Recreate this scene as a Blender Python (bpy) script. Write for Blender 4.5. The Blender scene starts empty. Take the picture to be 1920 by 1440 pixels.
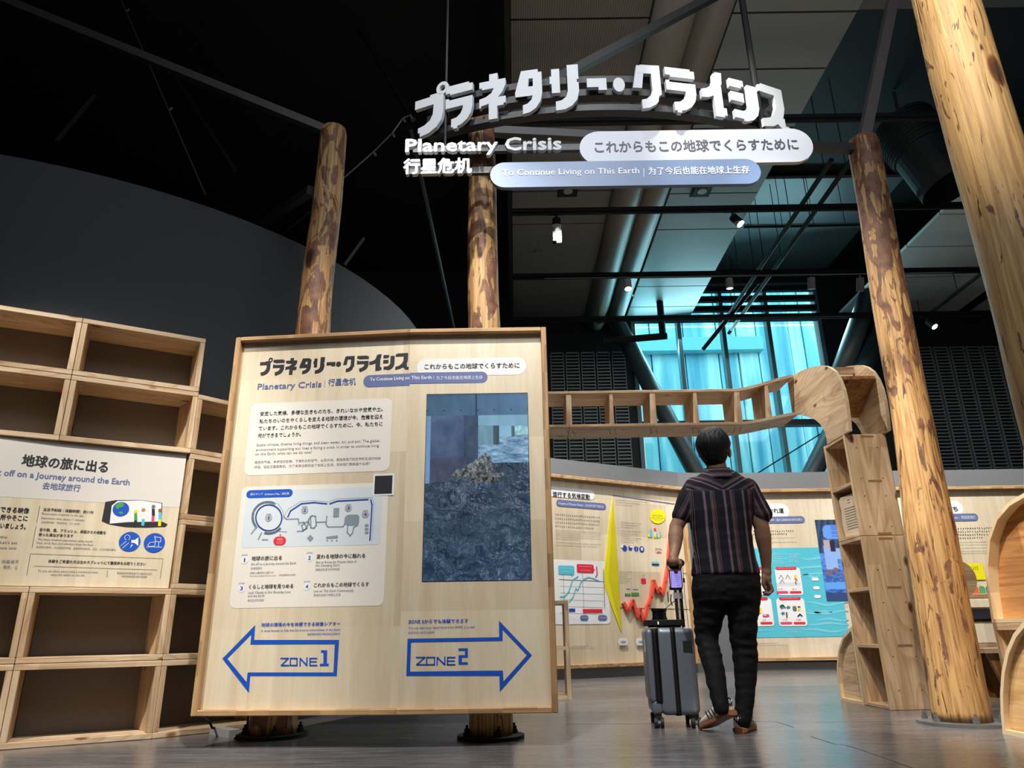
import bpy, bmesh, math, random
from mathutils import Vector, Matrix, noise
random.seed(7)
SC = bpy.context.scene
COL = SC.collection
PI = math.pi
# ------------------------------------------------------------------ camera, world, lights, exposure
F, TH, RO, H = 1350.0, math.radians(19.2), 0.015, 0.507
cd = bpy.data.cameras.new('camera'); cam = bpy.data.objects.new('camera', cd); COL.objects.link(cam)
cd.sensor_fit = 'HORIZONTAL'; cd.sensor_width = 36.0; cd.lens = F / 1920 * 36; cd.clip_start = 0.05; cd.clip_end = 200
cam.matrix_world = Matrix.Translation((0, 0, H)) @ Matrix.Rotation(PI / 2 + TH, 4, 'X') @ Matrix.Rotation(-RO, 4, 'Z')
SC.camera = cam
SC.view_settings.view_transform = 'Standard'; SC.view_settings.look = 'None'
SC.view_settings.gamma = 1.0; SC.view_settings.exposure = 1.0; SC.view_settings.use_curve_mapping = False
wd = bpy.data.worlds.new('world'); SC.world = wd; wd.use_nodes = True
bgn = wd.node_tree.nodes['Background']; bgn.inputs[0].default_value = (0.94, 0.98, 0.95, 1); bgn.inputs[1].default_value = 1.75
SC.cycles.max_bounces = 6; SC.cycles.diffuse_bounces = 3; SC.cycles.glossy_bounces = 3; SC.cycles.transmission_bounces = 4
SC.cycles.transparent_max_bounces = 6; SC.cycles.caustics_reflective = False; SC.cycles.caustics_refractive = False
SC.cycles.use_denoising = True; SC.cycles.sample_clamp_indirect = 4.0


def spot(name, p, tgt, e, deg, blend=0.5, col=(1, 0.93, 0.82), r=0.04):
    l = bpy.data.lights.new(name, 'SPOT'); l.energy = e; l.spot_size = math.radians(deg); l.spot_blend = blend
    l.color = col; l.shadow_soft_size = r
    o = bpy.data.objects.new(name, l); COL.objects.link(o); o.location = p
    o.rotation_euler = (Vector(tgt) - Vector(p)).to_track_quat('-Z', 'Y').to_euler()
    return o


def area(name, p, tgt, e, sx, sy, col=(1, 1, 1)):
    l = bpy.data.lights.new(name, 'AREA'); l.energy = e; l.shape = 'RECTANGLE'; l.size = sx; l.size_y = sy; l.color = col
    o = bpy.data.objects.new(name, l); COL.objects.link(o); o.location = p
    o.rotation_euler = (Vector(tgt) - Vector(p)).to_track_quat('-Z', 'Y').to_euler()
    return o


spot('board_spotlight', (-0.5, 1.7, 5.3), (-0.7, 3.85, 0.9), 460, 50, 0.6, (1, 0.94, 0.86))
spot('title_spotlight', (-1.3, 1.0, 5.6), (-.1, 3.7, 3.5), 75, 36, 0.7, (0.97, 0.98, 1))  # second title spot, added from the left to brighten the left-hand letters
spot('title_spotlight', (0.6, -0.2, 5.5), (0.5, 3.78, 3.5), 190, 42, 0.6, (0.97, 0.98, 1))
spot('shelf_spotlight', (-2.9, 0.5, 5.2), (-2.35, 4.1, 0.7), 560, 34, 0.6, (1, 0.93, 0.82))
spot('post_spotlight', (0.9, 0.9, 5.0), (1.98, 2.5, 3.2), 330, 34, 0.6, (1, 0.86, 0.66))
spot('tower_spotlight', (0.8, 2.6, 5.4), (2.7, 5.0, 0.5), 220, 40, 0.7, (1, 0.94, 0.86))
spot('bridge_spotlight', (-0.1, 4.9, 5.4), (2.3, 5.6, 1.3), 330, 62, 0.8, (1, 0.95, 0.88))
spot('right_shelf_spotlight', (0.2, 2.5, 5.3), (2.95, 3.85, 0.7), 620, 26, 0.5, (1, 0.93, 0.82))
spot('wall_board_spotlight', (0.6, 7.4, 5.4), (1.3, 9.6, 1.0), 520, 66, 0.8, (1, 0.95, 0.88))
spot('wall_board_spotlight', (3.2, 7.8, 5.4), (4.0, 10.4, 1.1), 520, 66, 0.8, (1, 0.95, 0.88))
spot('wall_board_spotlight', (6.3, 7.8, 5.4), (6.6, 10.4, 1.1), 520, 66, 0.8, (1, 0.95, 0.88))
spot('walkway_spotlight', (1.7, 7.2, 5.4), (1.6, 6.6, 0.0), 160, 80, 0.8, (1, 0.96, 0.9))
area('hall_fill', (1.0, 0.0, 5.8), (1.0, 3.5, 0.5), 70, 5, 3, (0.92, 0.96, 1))
area('hall_fill_back', (3.5, 8.0, 5.3), (3.5, 8.5, 0), 60, 6, 3, (1, 0.97, 0.92))
area('daylight_strip', (4.0, 12.0, 5.6), (3.0, 8.0, 3.4), 60, 4.0, 0.5, (0.45, 0.9, 1.0))


# ------------------------------------------------------------------ helpers
def ray(px, py):
    x = px - 960; y = 720 - py
    X = x * math.cos(RO) + y * math.sin(RO); Y = -x * math.sin(RO) + y * math.cos(RO)
    return Vector((X / F, math.cos(TH) - Y / F * math.sin(TH), math.sin(TH) + Y / F * math.cos(TH)))


CAM = Vector((0, 0, H))


def at(px, py, Y):
    d = ray(px, py); return CAM + d * (Y / d.y)


def fl(px, py, z=0.0):
    d = ray(px, py); return CAM + d * ((z - H) / d.z)


def onX(px, py, X):
    d = ray(px, py); return CAM + d * (X / d.x)


MATS = {}


def mat(name, col, rough=0.6, metal=0.0, emit=0.0, spec=0.5, ecol=None):
    if name in MATS: return MATS[name]
    m = bpy.data.materials.new(name); m.use_nodes = True; b = m.node_tree.nodes['Principled BSDF']
    b.inputs['Base Color'].default_value = (*col, 1); b.inputs['Roughness'].default_value = rough
    b.inputs['Metallic'].default_value = metal; b.inputs['Specular IOR Level'].default_value = spec
    if emit:
        b.inputs['Emission Color'].default_value = (*(ecol or col), 1); b.inputs['Emission Strength'].default_value = emit
    MATS[name] = m
    return m


def srgb(r, g, b):
    f = lambda c: (c / 255 / 12.92) if c < 10 else ((c / 255 + 0.055) / 1.055) ** 2.4
    return (f(r), f(g), f(b))


class N:
    def __init__(s, m): s.t = m.node_tree; s.b = s.t.nodes['Principled BSDF']

    def n(s, typ, **k):
        x = s.t.nodes.new(typ)
        for a, v in k.items():
            if a.startswith('i_'):
                kk = a[2:]; kk = int(kk) if kk.isdigit() else kk.replace('_', ' ')
                x.inputs[kk].default_value = v
            else: setattr(x, a, v)
        return x

    def l(s, a, b): s.t.links.new(a, b)

    def ramp(s, fac, stops):
        r = s.n('ShaderNodeValToRGB'); e = r.color_ramp.elements
        while len(e) < len(stops): e.new(0.5)
        for q, (p, c) in zip(e, stops): q.position = p; q.color = (*c, 1)
        s.l(fac, r.inputs[0]); return r.outputs[0]

    def mix(s, f, a, b, mode='MIX'):
        x = s.n('ShaderNodeMix', data_type='RGBA', blend_type=mode)
        for v, i in ((f, 0), (a, 6), (b, 7)):
            if hasattr(v, 'default_value') or hasattr(v, 'is_linked'): s.l(v, x.inputs[i])
            else: x.inputs[i].default_value = v if i == 0 else (*v, 1)
        return x.outputs[2]


def wood(name, c1, c2, axis='X', knots=True, grain=1.0, strip=0.09, rough=0.55, contrast=0.35, rings=1.0, lo=.8, seg=2.2):
    """laminated softwood boards: grain along a local axis, glued strips of slightly different tone, knots"""
    if name in MATS: return MATS[name]
    m = mat(name, c1, rough); t = N(m)
    tc = t.n('ShaderNodeTexCoord'); oi = t.n('ShaderNodeObjectInfo')
    off = t.n('ShaderNodeVectorMath', operation='ADD'); sc = t.n('ShaderNodeVectorMath', operation='SCALE')
    cb = t.n('ShaderNodeCombineXYZ')
    for i in range(3): t.l(oi.outputs['Random'], cb.inputs[i])
    t.l(cb.outputs[0], sc.inputs[0]); sc.inputs['Scale'].default_value = 37.0
    t.l(tc.outputs['Object'], off.inputs[0]); t.l(sc.outputs[0], off.inputs[1])
    mp = t.n('ShaderNodeMapping'); t.l(off.outputs[0], mp.inputs[0])
    k = {'X': (1.1, 14, 14), 'Y': (14, 1.1, 14), 'Z': (14, 14, 1.1)}[axis]
    mp.inputs['Scale'].default_value = tuple(v * grain for v in k)
    no = t.n('ShaderNodeTexNoise', i_Scale=1.0, i_Detail=4.0, i_Distortion=0.8); t.l(mp.outputs[0], no.inputs[0])
    fine = t.n('ShaderNodeMapping'); t.l(off.outputs[0], fine.inputs[0])
    fine.inputs['Scale'].default_value = tuple(v * 6 for v in k)
    n2 = t.n('ShaderNodeTexNoise', i_Scale=1.0, i_Detail=2.0); t.l(fine.outputs[0], n2.inputs[0])
    cm = tuple(a * (1 - contrast) + b * contrast for a, b in zip(c1, c2))
    c = t.ramp(no.outputs[0], [(0.3, c2), (0.47, cm), (0.56, c1), (0.7, cm)])
    c = t.mix(0.22, c, t.ramp(n2.outputs[0], [(0.35, c2), (0.6, c1)]))
    rg = t.n('ShaderNodeMapping'); t.l(off.outputs[0], rg.inputs[0])
    rg.inputs['Scale'].default_value = {'X': (.35, 3.6, 3.6), 'Y': (3.6, .35, 3.6), 'Z': (3.6, 3.6, .35)}[axis]
    n3 = t.n('ShaderNodeTexNoise', i_Scale=1.0, i_Detail=1.5, i_Distortion=0.3); t.l(rg.outputs[0], n3.inputs[0])
    mu = t.n('ShaderNodeMath', operation='MULTIPLY'); mu.inputs[1].default_value = 26 * rings; t.l(n3.outputs[0], mu.inputs[0])
    pp = t.n('ShaderNodeMath', operation='FRACT'); t.l(mu.outputs[0], pp.inputs[0])
    if rings: c = t.mix(1.0, c, t.ramp(pp.outputs[0], [(0.0, (1, 1, 1)), (0.55, (.95, .93, .91)), (0.9, (.80, .71, .61)), (1.0, (.97, .96, .95))]), 'MULTIPLY')
    sp = t.n('ShaderNodeMapping'); t.l(off.outputs[0], sp.inputs[0])
    kk = {'X': (seg, 1 / strip, 1 / strip), 'Y': (1 / strip, seg, 1 / strip), 'Z': (1 / strip, 1 / strip, seg)}[axis]
    sp.inputs['Scale'].default_value = kk
    flr = t.n('ShaderNodeVectorMath', operation='FLOOR'); t.l(sp.outputs[0], flr.inputs[0])
    wn = t.n('ShaderNodeTexWhiteNoise', noise_dimensions='3D'); t.l(flr.outputs[0], wn.inputs[0])
    c = t.mix(1.0, c, t.ramp(wn.outputs[0], [(0, (lo, lo * .95, lo * .9)), (.35, (lo * .5 + .5,) * 3), (1, (1.0, 1.0, 1.0))]), 'MULTIPLY')
    if knots:
        km = t.n('ShaderNodeMapping'); t.l(off.outputs[0], km.inputs[0])
        km.inputs['Scale'].default_value = {'X': (3.0, 7, 7), 'Y': (7, 3.0, 7), 'Z': (7, 7, 3.0)}[axis]
        v = t.n('ShaderNodeTexVoronoi', i_Scale=1.0); t.l(km.outputs[0], v.inputs[0])
        kc = t.ramp(v.outputs['Distance'], [(0.05, (0.10, 0.05, 0.03)), (0.10, (0.5, 0.34, 0.2)), (0.14, (1, 1, 1))])
        c = t.mix(1.0, c, kc, 'MULTIPLY')
    t.l(c, t.b.inputs['Base Color'])
    return m


def barkwood(name, th, c1=(160, 110, 56), c2=(192, 146, 88), c3=(212, 176, 122), zk=0.0):
    """peeled log: tan sapwood, patches of red-brown inner bark left on, fine dark drying cracks"""
    m = mat(name, (0.6, 0.4, 0.2), 0.62); t = N(m)
    tc = t.n('ShaderNodeTexCoord'); oi = t.n('ShaderNodeObjectInfo')
    cb = t.n('ShaderNodeCombineXYZ'); t.l(oi.outputs['Random'], cb.inputs[2]); t.l(oi.outputs['Random'], cb.inputs[0])
    sc = t.n('ShaderNodeVectorMath', operation='SCALE'); sc.inputs['Scale'].default_value = 23; t.l(cb.outputs[0], sc.inputs[0])
    ad = t.n('ShaderNodeVectorMath', operation='ADD'); t.l(tc.outputs['Object'], ad.inputs[0]); t.l(sc.outputs[0], ad.inputs[1])
    def nz(scale, sc3, det, dist):
        mp = t.n('ShaderNodeMapping'); t.l(ad.outputs[0], mp.inputs[0]); mp.inputs['Scale'].default_value = sc3
        x = t.n('ShaderNodeTexNoise', i_Scale=scale, i_Detail=det, i_Distortion=dist); t.l(mp.outputs[0], x.inputs[0]); return x.outputs[0]
    base = t.ramp(nz(3.0, (1, 1, 0.35), 4, 0.5), [(0.3, srgb(*c1)), (0.5, srgb(*c2)), (0.7, srgb(*c3))])
    base = t.mix(0.5, base, t.ramp(nz(10, (6, 6, 0.25), 4, 0.3), [(0.35, srgb(124, 82, 46)), (0.6, srgb(216, 180, 124))]))
    bark = nz(6.5, (1.5, 1.5, 0.42), 8, 1.9)
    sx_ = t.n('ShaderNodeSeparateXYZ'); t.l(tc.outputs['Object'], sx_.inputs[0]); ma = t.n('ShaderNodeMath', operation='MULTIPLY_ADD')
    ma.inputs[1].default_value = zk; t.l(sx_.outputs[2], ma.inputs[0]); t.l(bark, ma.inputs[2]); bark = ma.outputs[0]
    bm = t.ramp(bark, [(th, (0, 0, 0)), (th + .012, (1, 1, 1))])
    base = t.mix(bm, base, t.ramp(nz(14, (1, 1, 1), 3, 0), [(0.3, srgb(84, 52, 36)), (0.7, srgb(136, 94, 70))]))
    edge = t.ramp(bark, [(th - .016, (0, 0, 0)), (th - .004, (1, 1, 1)), (th + .008, (0, 0, 0))])
    base = t.mix(edge, base, srgb(58, 34, 22))
    crack = nz(8, (4, 4, 0.4), 7, 1.6)
    cm = t.ramp(crack, [(0.32, (1, 1, 1)), (0.37, (0, 0, 0))])
    base = t.mix(cm, base, srgb(84, 50, 28))
    v = t.n('ShaderNodeTexVoronoi', i_Scale=2.3); mp = t.n('ShaderNodeMapping'); mp.inputs['Scale'].default_value = (1.5, 1.5, 0.8)
    t.l(ad.outputs[0], mp.inputs[0]); t.l(mp.outputs[0], v.inputs[0])
    kn = t.ramp(v.outputs['Distance'], [(0.06, srgb(60, 32, 20)), (0.13, srgb(160, 110, 70)), (0.17, (1, 1, 1))])
    base = t.mix(0.9, base, kn, 'MULTIPLY')
    t.l(base, t.b.inputs['Base Color'])
    bp = t.n('ShaderNodeBump', i_Strength=0.5, i_Distance=0.01)
    t.l(crack, bp.inputs['Height']); t.l(bp.outputs[0], t.b.inputs['Normal'])
    return m


WOOD_X = wood('cedar_boards_along_x', srgb(228, 204, 172), srgb(192, 158, 122), 'X')
WOOD_Y = wood('cedar_boards_along_y', srgb(228, 204, 172), srgb(192, 158, 122), 'Y')
WOOD_Z = wood('cedar_boards_along_z', srgb(228, 204, 172), srgb(192, 158, 122), 'Z')
DARKW_Z = wood('red_cedar_along_z', srgb(196, 148, 98), srgb(138, 88, 50), 'Z')
PLY_Z = wood('pale_plywood_face', srgb(232, 219, 194), srgb(218, 200, 168), 'Z', rings=0, knots=False, grain=0.7, strip=0.6, rough=0.6, contrast=0.5)
FRAME_X = wood('lipping_wood_x', srgb(206, 170, 124), srgb(164, 120, 76), 'X', rings=0, knots=False, strip=0.03, lo=.62, seg=6)
FRAME_Z = wood('lipping_wood_z', srgb(206, 170, 124), srgb(164, 120, 76), 'Z', rings=0, knots=False, strip=0.03, lo=.62, seg=6)
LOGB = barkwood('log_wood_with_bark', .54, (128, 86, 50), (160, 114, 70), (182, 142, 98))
LOGM = barkwood('dim_lit_log_wood', .645, (140, 98, 54), (170, 126, 74), (188, 148, 96), zk=.05)  # darker tones stand in for weaker light on these posts; zk thickens bark upward
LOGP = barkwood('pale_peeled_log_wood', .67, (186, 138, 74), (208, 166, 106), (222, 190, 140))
EDGE = mat('pale_board_edge', srgb(226, 204, 168), 0.6)
BLACK = mat('black_paint', (0.006, 0.007, 0.008), 0.7)
BLKMET = mat('black_metal', (0.009, 0.010, 0.011), 0.7, spec=0.3)
GREYMET = mat('dark_grey_steel', (0.028, 0.028, 0.031), 0.5, 0.1)
STEEL = mat('galvanised_steel', (0.32, 0.34, 0.37), 0.35, 0.8)
INK = mat('black_ink', srgb(32, 34, 42), 0.6)
BLUEGREY = mat('blue_grey_ink', srgb(98, 112, 160), 0.6)
BLUE = mat('blue_ink', srgb(0, 82, 196), 0.6)
NAVY = mat('navy_ink', srgb(30, 66, 160), 0.6)
MIDGREY = mat('grey_ink', srgb(108, 110, 122), 0.6)
WHITEP = mat('white_print', srgb(236, 238, 240), 0.6)
VEIL = mat('milky_print', srgb(234, 229, 220), 0.6)
PALEBLUE = mat('pale_blue_print', srgb(214, 224, 232), 0.6)
MAPGREY = mat('map_grey_print', srgb(132, 150, 162), 0.6)
RED = mat('red_print', srgb(222, 40, 60), 0.6)
YELLOW = mat('yellow_print', srgb(236, 226, 20), 0.6)
TEAL = mat('teal_print', srgb(86, 196, 216), 0.6)
PINK = mat('pink_print', srgb(226, 70, 120), 0.6)
GREEN = mat('green_print', srgb(70, 160, 80), 0.6)
SKIN = mat('skin', srgb(150, 112, 90), 0.55)
WLOC = {}


def link(name, me, m=None, parent=None, loc=(0, 0, 0), smooth=False):
    """loc is a world position; vertices are relative to it"""
    if m is not None:
        if not isinstance(m, (list, tuple)): m = [m]
        for x in m: me.materials.append(x)
    if smooth:
        for p in me.polygons: p.use_smooth = True
    o = bpy.data.objects.new(name, me); COL.objects.link(o)
    WLOC[o] = Vector(loc)
    if parent is not None:
        o.parent = parent; o.location = Vector(loc) - WLOC[parent]
    else: o.location = loc
    return o


def thing(name, label, cat, loc=(0, 0, 0), group=None):
    o = bpy.data.objects.new(name, None); COL.objects.link(o); o.empty_display_size = 0.1
    o.location = loc; WLOC[o] = Vector(loc); o['label'] = label; o['category'] = cat
    if group: o['group'] = group
    return o


def tag(o, label, cat, group=None):
    o['label'] = label; o['category'] = cat
    if group: o['group'] = group
    return o


def structure(o): o['kind'] = 'structure'; return o


class MB:
    def __init__(s): s.v = []; s.f = []; s.mi = []; s.cm = 0

    def add(s, vs, fs):
        k = len(s.v); s.v += [Vector(v) for v in vs]; s.f += [tuple(i + k for i in f) for f in fs]; s.mi += [s.cm] * len(fs)
        return s

    def box(s, x0, y0, z0, x1, y1, z1, M=None):
        vs = [Vector((x, y, z)) for z in (z0, z1) for y in (y0, y1) for x in (x0, x1)]
        if M: vs = [M @ v for v in vs]
        return s.add(vs, [(0, 2, 3, 1), (4, 5, 7, 6), (0, 1, 5, 4), (2, 6, 7, 3), (0, 4, 6, 2), (1, 3, 7, 5)])

    def tube(s, p0, p1, r0, r1=None, n=12, cap=True):
        p0 = Vector(p0); p1 = Vector(p1); r1 = r0 if r1 is None else r1
        q = (p1 - p0).to_track_quat('Z', 'Y'); a = [q @ Vector((math.cos(2 * PI * i / n), math.sin(2 * PI * i / n), 0)) for i in range(n)]
        vs = [p0 + v * r0 for v in a] + [p1 + v * r1 for v in a]
        fs = [(i, (i + 1) % n, n + (i + 1) % n, n + i) for i in range(n)]
        if cap: fs += [tuple(range(n - 1, -1, -1)), tuple(range(n, 2 * n))]
        return s.add(vs, fs)

    def bar(s, p0, p1, w, h):
        p0 = Vector(p0); p1 = Vector(p1); q = (p1 - p0).to_track_quat('Z', 'Y'); L = (p1 - p0).length
        M = Matrix.Translation(p0) @ q.to_matrix().to_4x4()
        return s.box(-w / 2, -h / 2, 0, w / 2, h / 2, L, M)

    def loft(s, rings, cap=True):
        n = len(rings[0]); vs = [v for r in rings for v in r]; fs = []
        for k in range(len(rings) - 1):
            for i in range(n): fs.append((k * n + i, k * n + (i + 1) % n, (k + 1) * n + (i + 1) % n, (k + 1) * n + i))
        if cap: fs += [tuple(range(n - 1, -1, -1)), tuple(range((len(rings) - 1) * n, len(rings) * n))]
        return s.add(vs, fs)

    def prism(s, poly, fn, d):
        """poly 2D points, fn(a,b,depth) -> 3D"""
        n = len(poly)
        vs = [fn(a, b, 0) for a, b in poly] + [fn(a, b, d) for a, b in poly]
        return s.add(vs, [tuple(range(n)), tuple(range(2 * n - 1, n - 1, -1))] + [(i, n + i, n + (i + 1) % n, (i + 1) % n) for i in range(n)])

    def mesh(s, name, org=(0, 0, 0)):
        me = bpy.data.meshes.new(name); org = Vector(org)
        me.from_pydata([v - org for v in s.v], [], s.f)
        if any(s.mi): me.polygons.foreach_set('material_index', s.mi)
        me.update(); return me

    def build(s, name, m, parent=None, smooth=False, org=None, bevel=0.0, fix=False):
        if org is None:
            lo = [min(v[i] for v in s.v) for i in range(3)]; hi = [max(v[i] for v in s.v) for i in range(3)]
            org = Vector(((lo[0] + hi[0]) / 2, (lo[1] + hi[1]) / 2, lo[2]))
        me = s.mesh(name, org)
        bm = bmesh.new(); bm.from_mesh(me)
        if fix: bmesh.ops.recalc_face_normals(bm, faces=bm.faces)
        if bevel: bmesh.ops.bevel(bm, geom=list(bm.edges), offset=bevel, segments=1, affect='EDGES')
        if fix or bevel: bm.to_mesh(me)
        bm.free()
        return link(name, me, m, parent, org, smooth)


def evalmesh(o):
    bpy.context.view_layer.update()
    return bpy.data.meshes.new_from_object(o.evaluated_get(bpy.context.evaluated_depsgraph_get()))


TCACHE = {}


def textmesh(s, bold=0):
    """unit-size flat text -> (verts, faces), left at x=0"""
    if (s, bold) in TCACHE: return TCACHE[(s, bold)]
    c = bpy.data.curves.new('t', 'FONT'); c.body = s; c.size = 1.0; c.resolution_u = 2
    o = bpy.data.objects.new('t', c); me = bpy.data.meshes.new_from_object(o)
    vs = [(v.co.x, v.co.y) for v in me.vertices]; fs = [tuple(p.vertices) for p in me.polygons]
    bpy.data.objects.remove(o); bpy.data.curves.remove(c); bpy.data.meshes.remove(me)
    x0 = min(v[0] for v in vs); w = max(v[0] for v in vs) - x0
    vs = [(x - x0, y) for x, y in vs]
    TCACHE[(s, bold)] = (vs, fs, w); return TCACHE[(s, bold)]


class Plane:
    """vertical plane through o with horizontal unit direction u, seen from the camera side"""
    def __init__(s, a, b):
        s.o = Vector((a[0], a[1], 0)); s.u = (Vector((b[0], b[1], 0)) - s.o).normalized(); s.n = s.u.cross(Vector((0, 0, 1)))

    def hit(s, px, py):
        d = ray(px, py); t = (s.o - CAM).dot(s.n) / d.dot(s.n); p = CAM + d * t
        return ((p - s.o).dot(s.u), p.z)

    def P(s, a, z, lift=0.0): return s.o + s.u * a + Vector((0, 0, z)) + s.n * lift

    def poly(s, mb, pts, lift, px=True):
        q = [s.hit(*p) if px else p for p in pts]
        ar = sum(q[i][0] * q[(i + 1) % len(q)][1] - q[(i + 1) % len(q)][0] * q[i][1] for i in range(len(q)))
        if ar < 0: q = q[::-1]
        mb.add([s.P(a, z, lift) for a, z in q], [tuple(range(len(q)))]); return mb

    def ring(s, mb, outer, inner, lift):
        n = len(outer); q = [s.P(*s.hit(*p), lift) for p in outer + inner]
        mb.add(q, [(i, (i + 1) % n, n + (i + 1) % n, n + i) for i in range(n)])

    def rr(s, mb, x0, y0, x1, y1, r, lift, flat=''):
        """rounded rectangle from top-left and bottom-right picture points; r as a fraction of its height"""
        a0, z1 = s.hit(x0, y0); a1, z0 = s.hit(x1, y1)
        if z1 < z0: z0, z1 = z1, z0
        R = min(r * (z1 - z0), (a1 - a0) / 2)
        pts = []
        for cx, cz, t0, side in ((a1, z1, 0, 'r'), (a0, z1, 90, 'l'), (a0, z0, 180, 'l'), (a1, z0, 270, 'r')):
            if side in flat: pts.append((cx, cz)); continue
            ccx = cx - R if side == 'r' else cx + R; ccz = cz - R if cz == z1 else cz + R
            for k in range(7):
                t = math.radians(t0 + 15 * k); pts.append((ccx + R * math.cos(t), ccz + R * math.sin(t)))
        mb.add([s.P(a, z, lift) for a, z in pts], [tuple(range(len(pts)))])

    def disc(s, mb, cx, cy, rpx, lift, n=28, sx=1.0):
        a, z = s.hit(cx, cy); R = s.hit(cx + rpx, cy)[0] - a
        mb.add([s.P(a + R * sx * math.cos(2 * PI * i / n), z + R * math.sin(2 * PI * i / n), lift) for i in range(n)], [tuple(range(n))])

    def stroke(s, mb, pts, wpx, lift, closed=False, px=True):
        q = [Vector(s.hit(*p)) if px else Vector(p) for p in pts]
        w = (s.hit(pts[0][0] + wpx, pts[0][1])[0] - s.hit(*pts[0])[0]) / 2 if px else wpx / 2
        if closed: q.append(q[0])
        for a, b in zip(q, q[1:]):
            d = (b - a)
            if d.length < 1e-6: continue
            d.normalize(); nn = Vector((-d.y, d.x)) * w; e = d * w * 0.7
            c = [a - e - nn, b + e - nn, b + e + nn, a - e + nn]
            mb.add([s.P(x, y, lift) for x, y in c], [(0, 1, 2, 3)])

    def text(s, mb, t, x0, y0, x1, em, lift, bold=0.0):
        """text whose baseline starts at picture point (x0,y0), ends at x1; em = letter size in picture pixels"""
        vs, fs, w = textmesh(t); a0, z0 = s.hit(x0, y0); a1, _ = s.hit(x1, y0); sz = s.hit(x0, y0 - em)[1] - z0
        kx = (a1 - a0) / w
        offs = [(0, 0)] if not bold else [(0, 0), (bold, 0), (-bold, 0), (0, bold), (0, -bold)][:5]
        for k, (dx, dy) in enumerate(offs):
            mb.add([s.P(a0 + x * kx + dx * sz, z0 + y * sz + dy * sz, lift + k * 0.00008) for x, y in vs], fs)

    def greek(s, mb, x0, y0, x1, em, lift, seed=0):
        """a line of print too small to read: a row of glyph-sized marks"""
        rnd = random.Random(seed * 7919 + int(x0 * 13 + y0 * 7)); x = x0
        a0, z0 = s.hit(x0, y0); a1, _ = s.hit(x1, y0); sz = (s.hit(x0, y0 - em)[1] - z0) * 0.8; a = a0
        while a < a1 - sz * 0.5:
            for q in range(2):
                xa = a + rnd.uniform(0, 0.3) * sz; xb = xa + rnd.uniform(0.3, 0.55) * sz; h0 = rnd.uniform(0, 0.6) * sz
                mb.add([s.P(xa, z0 + h0, lift), s.P(xb, z0 + h0, lift), s.P(xb, z0 + h0 + 0.2 * sz, lift), s.P(xa, z0 + h0 + 0.2 * sz, lift)], [(0, 1, 2, 3)])
            xa = a + rnd.uniform(0.15, 0.5) * sz
            mb.add([s.P(xa, z0, lift), s.P(xa + 0.16 * sz, z0, lift), s.P(xa + 0.16 * sz, z0 + sz * 0.8, lift), s.P(xa, z0 + sz * 0.8, lift)], [(0, 1, 2, 3)])
            a += sz * 1.12


# ------------------------------------------------------------------ the setting
def floor_mat():
    m = mat('floor_vinyl', (0.1, 0.1, 0.1), 0.3, spec=0.55); t = N(m); tc = t.n('ShaderNodeTexCoord')
    a = t.n('ShaderNodeTexNoise', i_Scale=0.9, i_Detail=5.0, i_Distortion=0.6); t.l(tc.outputs['Object'], a.inputs[0])
    mp = t.n('ShaderNodeMapping'); mp.inputs['Scale'].default_value = (1.2, 9, 1); t.l(tc.outputs['Object'], mp.inputs[0])
    b = t.n('ShaderNodeTexNoise', i_Scale=2.5, i_Detail=6.0, i_Distortion=1.2); t.l(mp.outputs[0], b.inputs[0])
    c = t.mix(0.5, t.ramp(a.outputs[0], [(0.3, srgb(82, 81, 84)), (0.7, srgb(116, 113, 115))]), t.ramp(b.outputs[0], [(0.35, srgb(76, 75, 78)), (0.65, srgb(128, 125, 125))]))
    t.l(c, t.b.inputs['Base Color'])
    r = t.n('ShaderNodeMapRange'); r.inputs['To Min'].default_value = 0.12; r.inputs['To Max'].default_value = 0.34
    t.l(b.outputs[0], r.inputs[0]); t.l(r.outputs[0], t.b.inputs['Roughness'])
    bp = t.n('ShaderNodeBump', i_Strength=0.06, i_Distance=0.02); t.l(b.outputs[0], bp.inputs['Height']); t.l(bp.outputs[0], t.b.inputs['Normal'])
    return m


XL, XR, YF, YB, ZC = -9.0, 12.0, -4.0, 12.3, 7.1
fo = structure(MB().box(XL, YF, -0.1, XR, YB, 0).build('floor', floor_mat()))
seam = mat('floor_seam_dark', (0.012, 0.012, 0.013), 0.6)


def seamline(pts, w=0.003):
    b = MB()
    for p, q in zip(pts, pts[1:]):
        a = fl(*p); c = fl(*q); d = (c - a).normalized(); n = Vector((-d.y, d.x, 0)) * w
        b.add([a - n + Vector((0, 0, .0008)), c - n + Vector((0, 0, .0008)), c + n + Vector((0, 0, .0008)), a + n + Vector((0, 0, .0008))], [(0, 1, 2, 3)])
    b.build('floor_seam', seam, fo, fix=True)


seamline([(1520, 1381), (1568, 1396), (1585, 1397), (1615, 1406), (1710, 1440)])
seamline([(1062, 1358), (1240, 1357)]); seamline([(1412, 1353), (1455, 1353), (1488, 1364)]); seamline([(1528, 1354), (1700, 1353)])
seamline([(1062, 1288), (1200, 1288)], 0.0028); seamline([(1420, 1288), (1570, 1287)], 0.0028); seamline([(1610, 1393), (1690, 1397)], 0.0025)
CEIL = structure(MB().box(XL, YF, ZC, XR, YB + .2, ZC + 0.1).build('ceiling', BLACK))
structure(MB().box(XL - .1, YF, 0, XL, YB, ZC).build('wall_left', BLACK))
structure(MB().box(XR, YF, 0, XR + .1, YB, ZC).build('wall_right', BLACK))
structure(MB().box(XL, YF - .1, 0, XR, YF, ZC).build('wall_front', BLACK))
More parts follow.
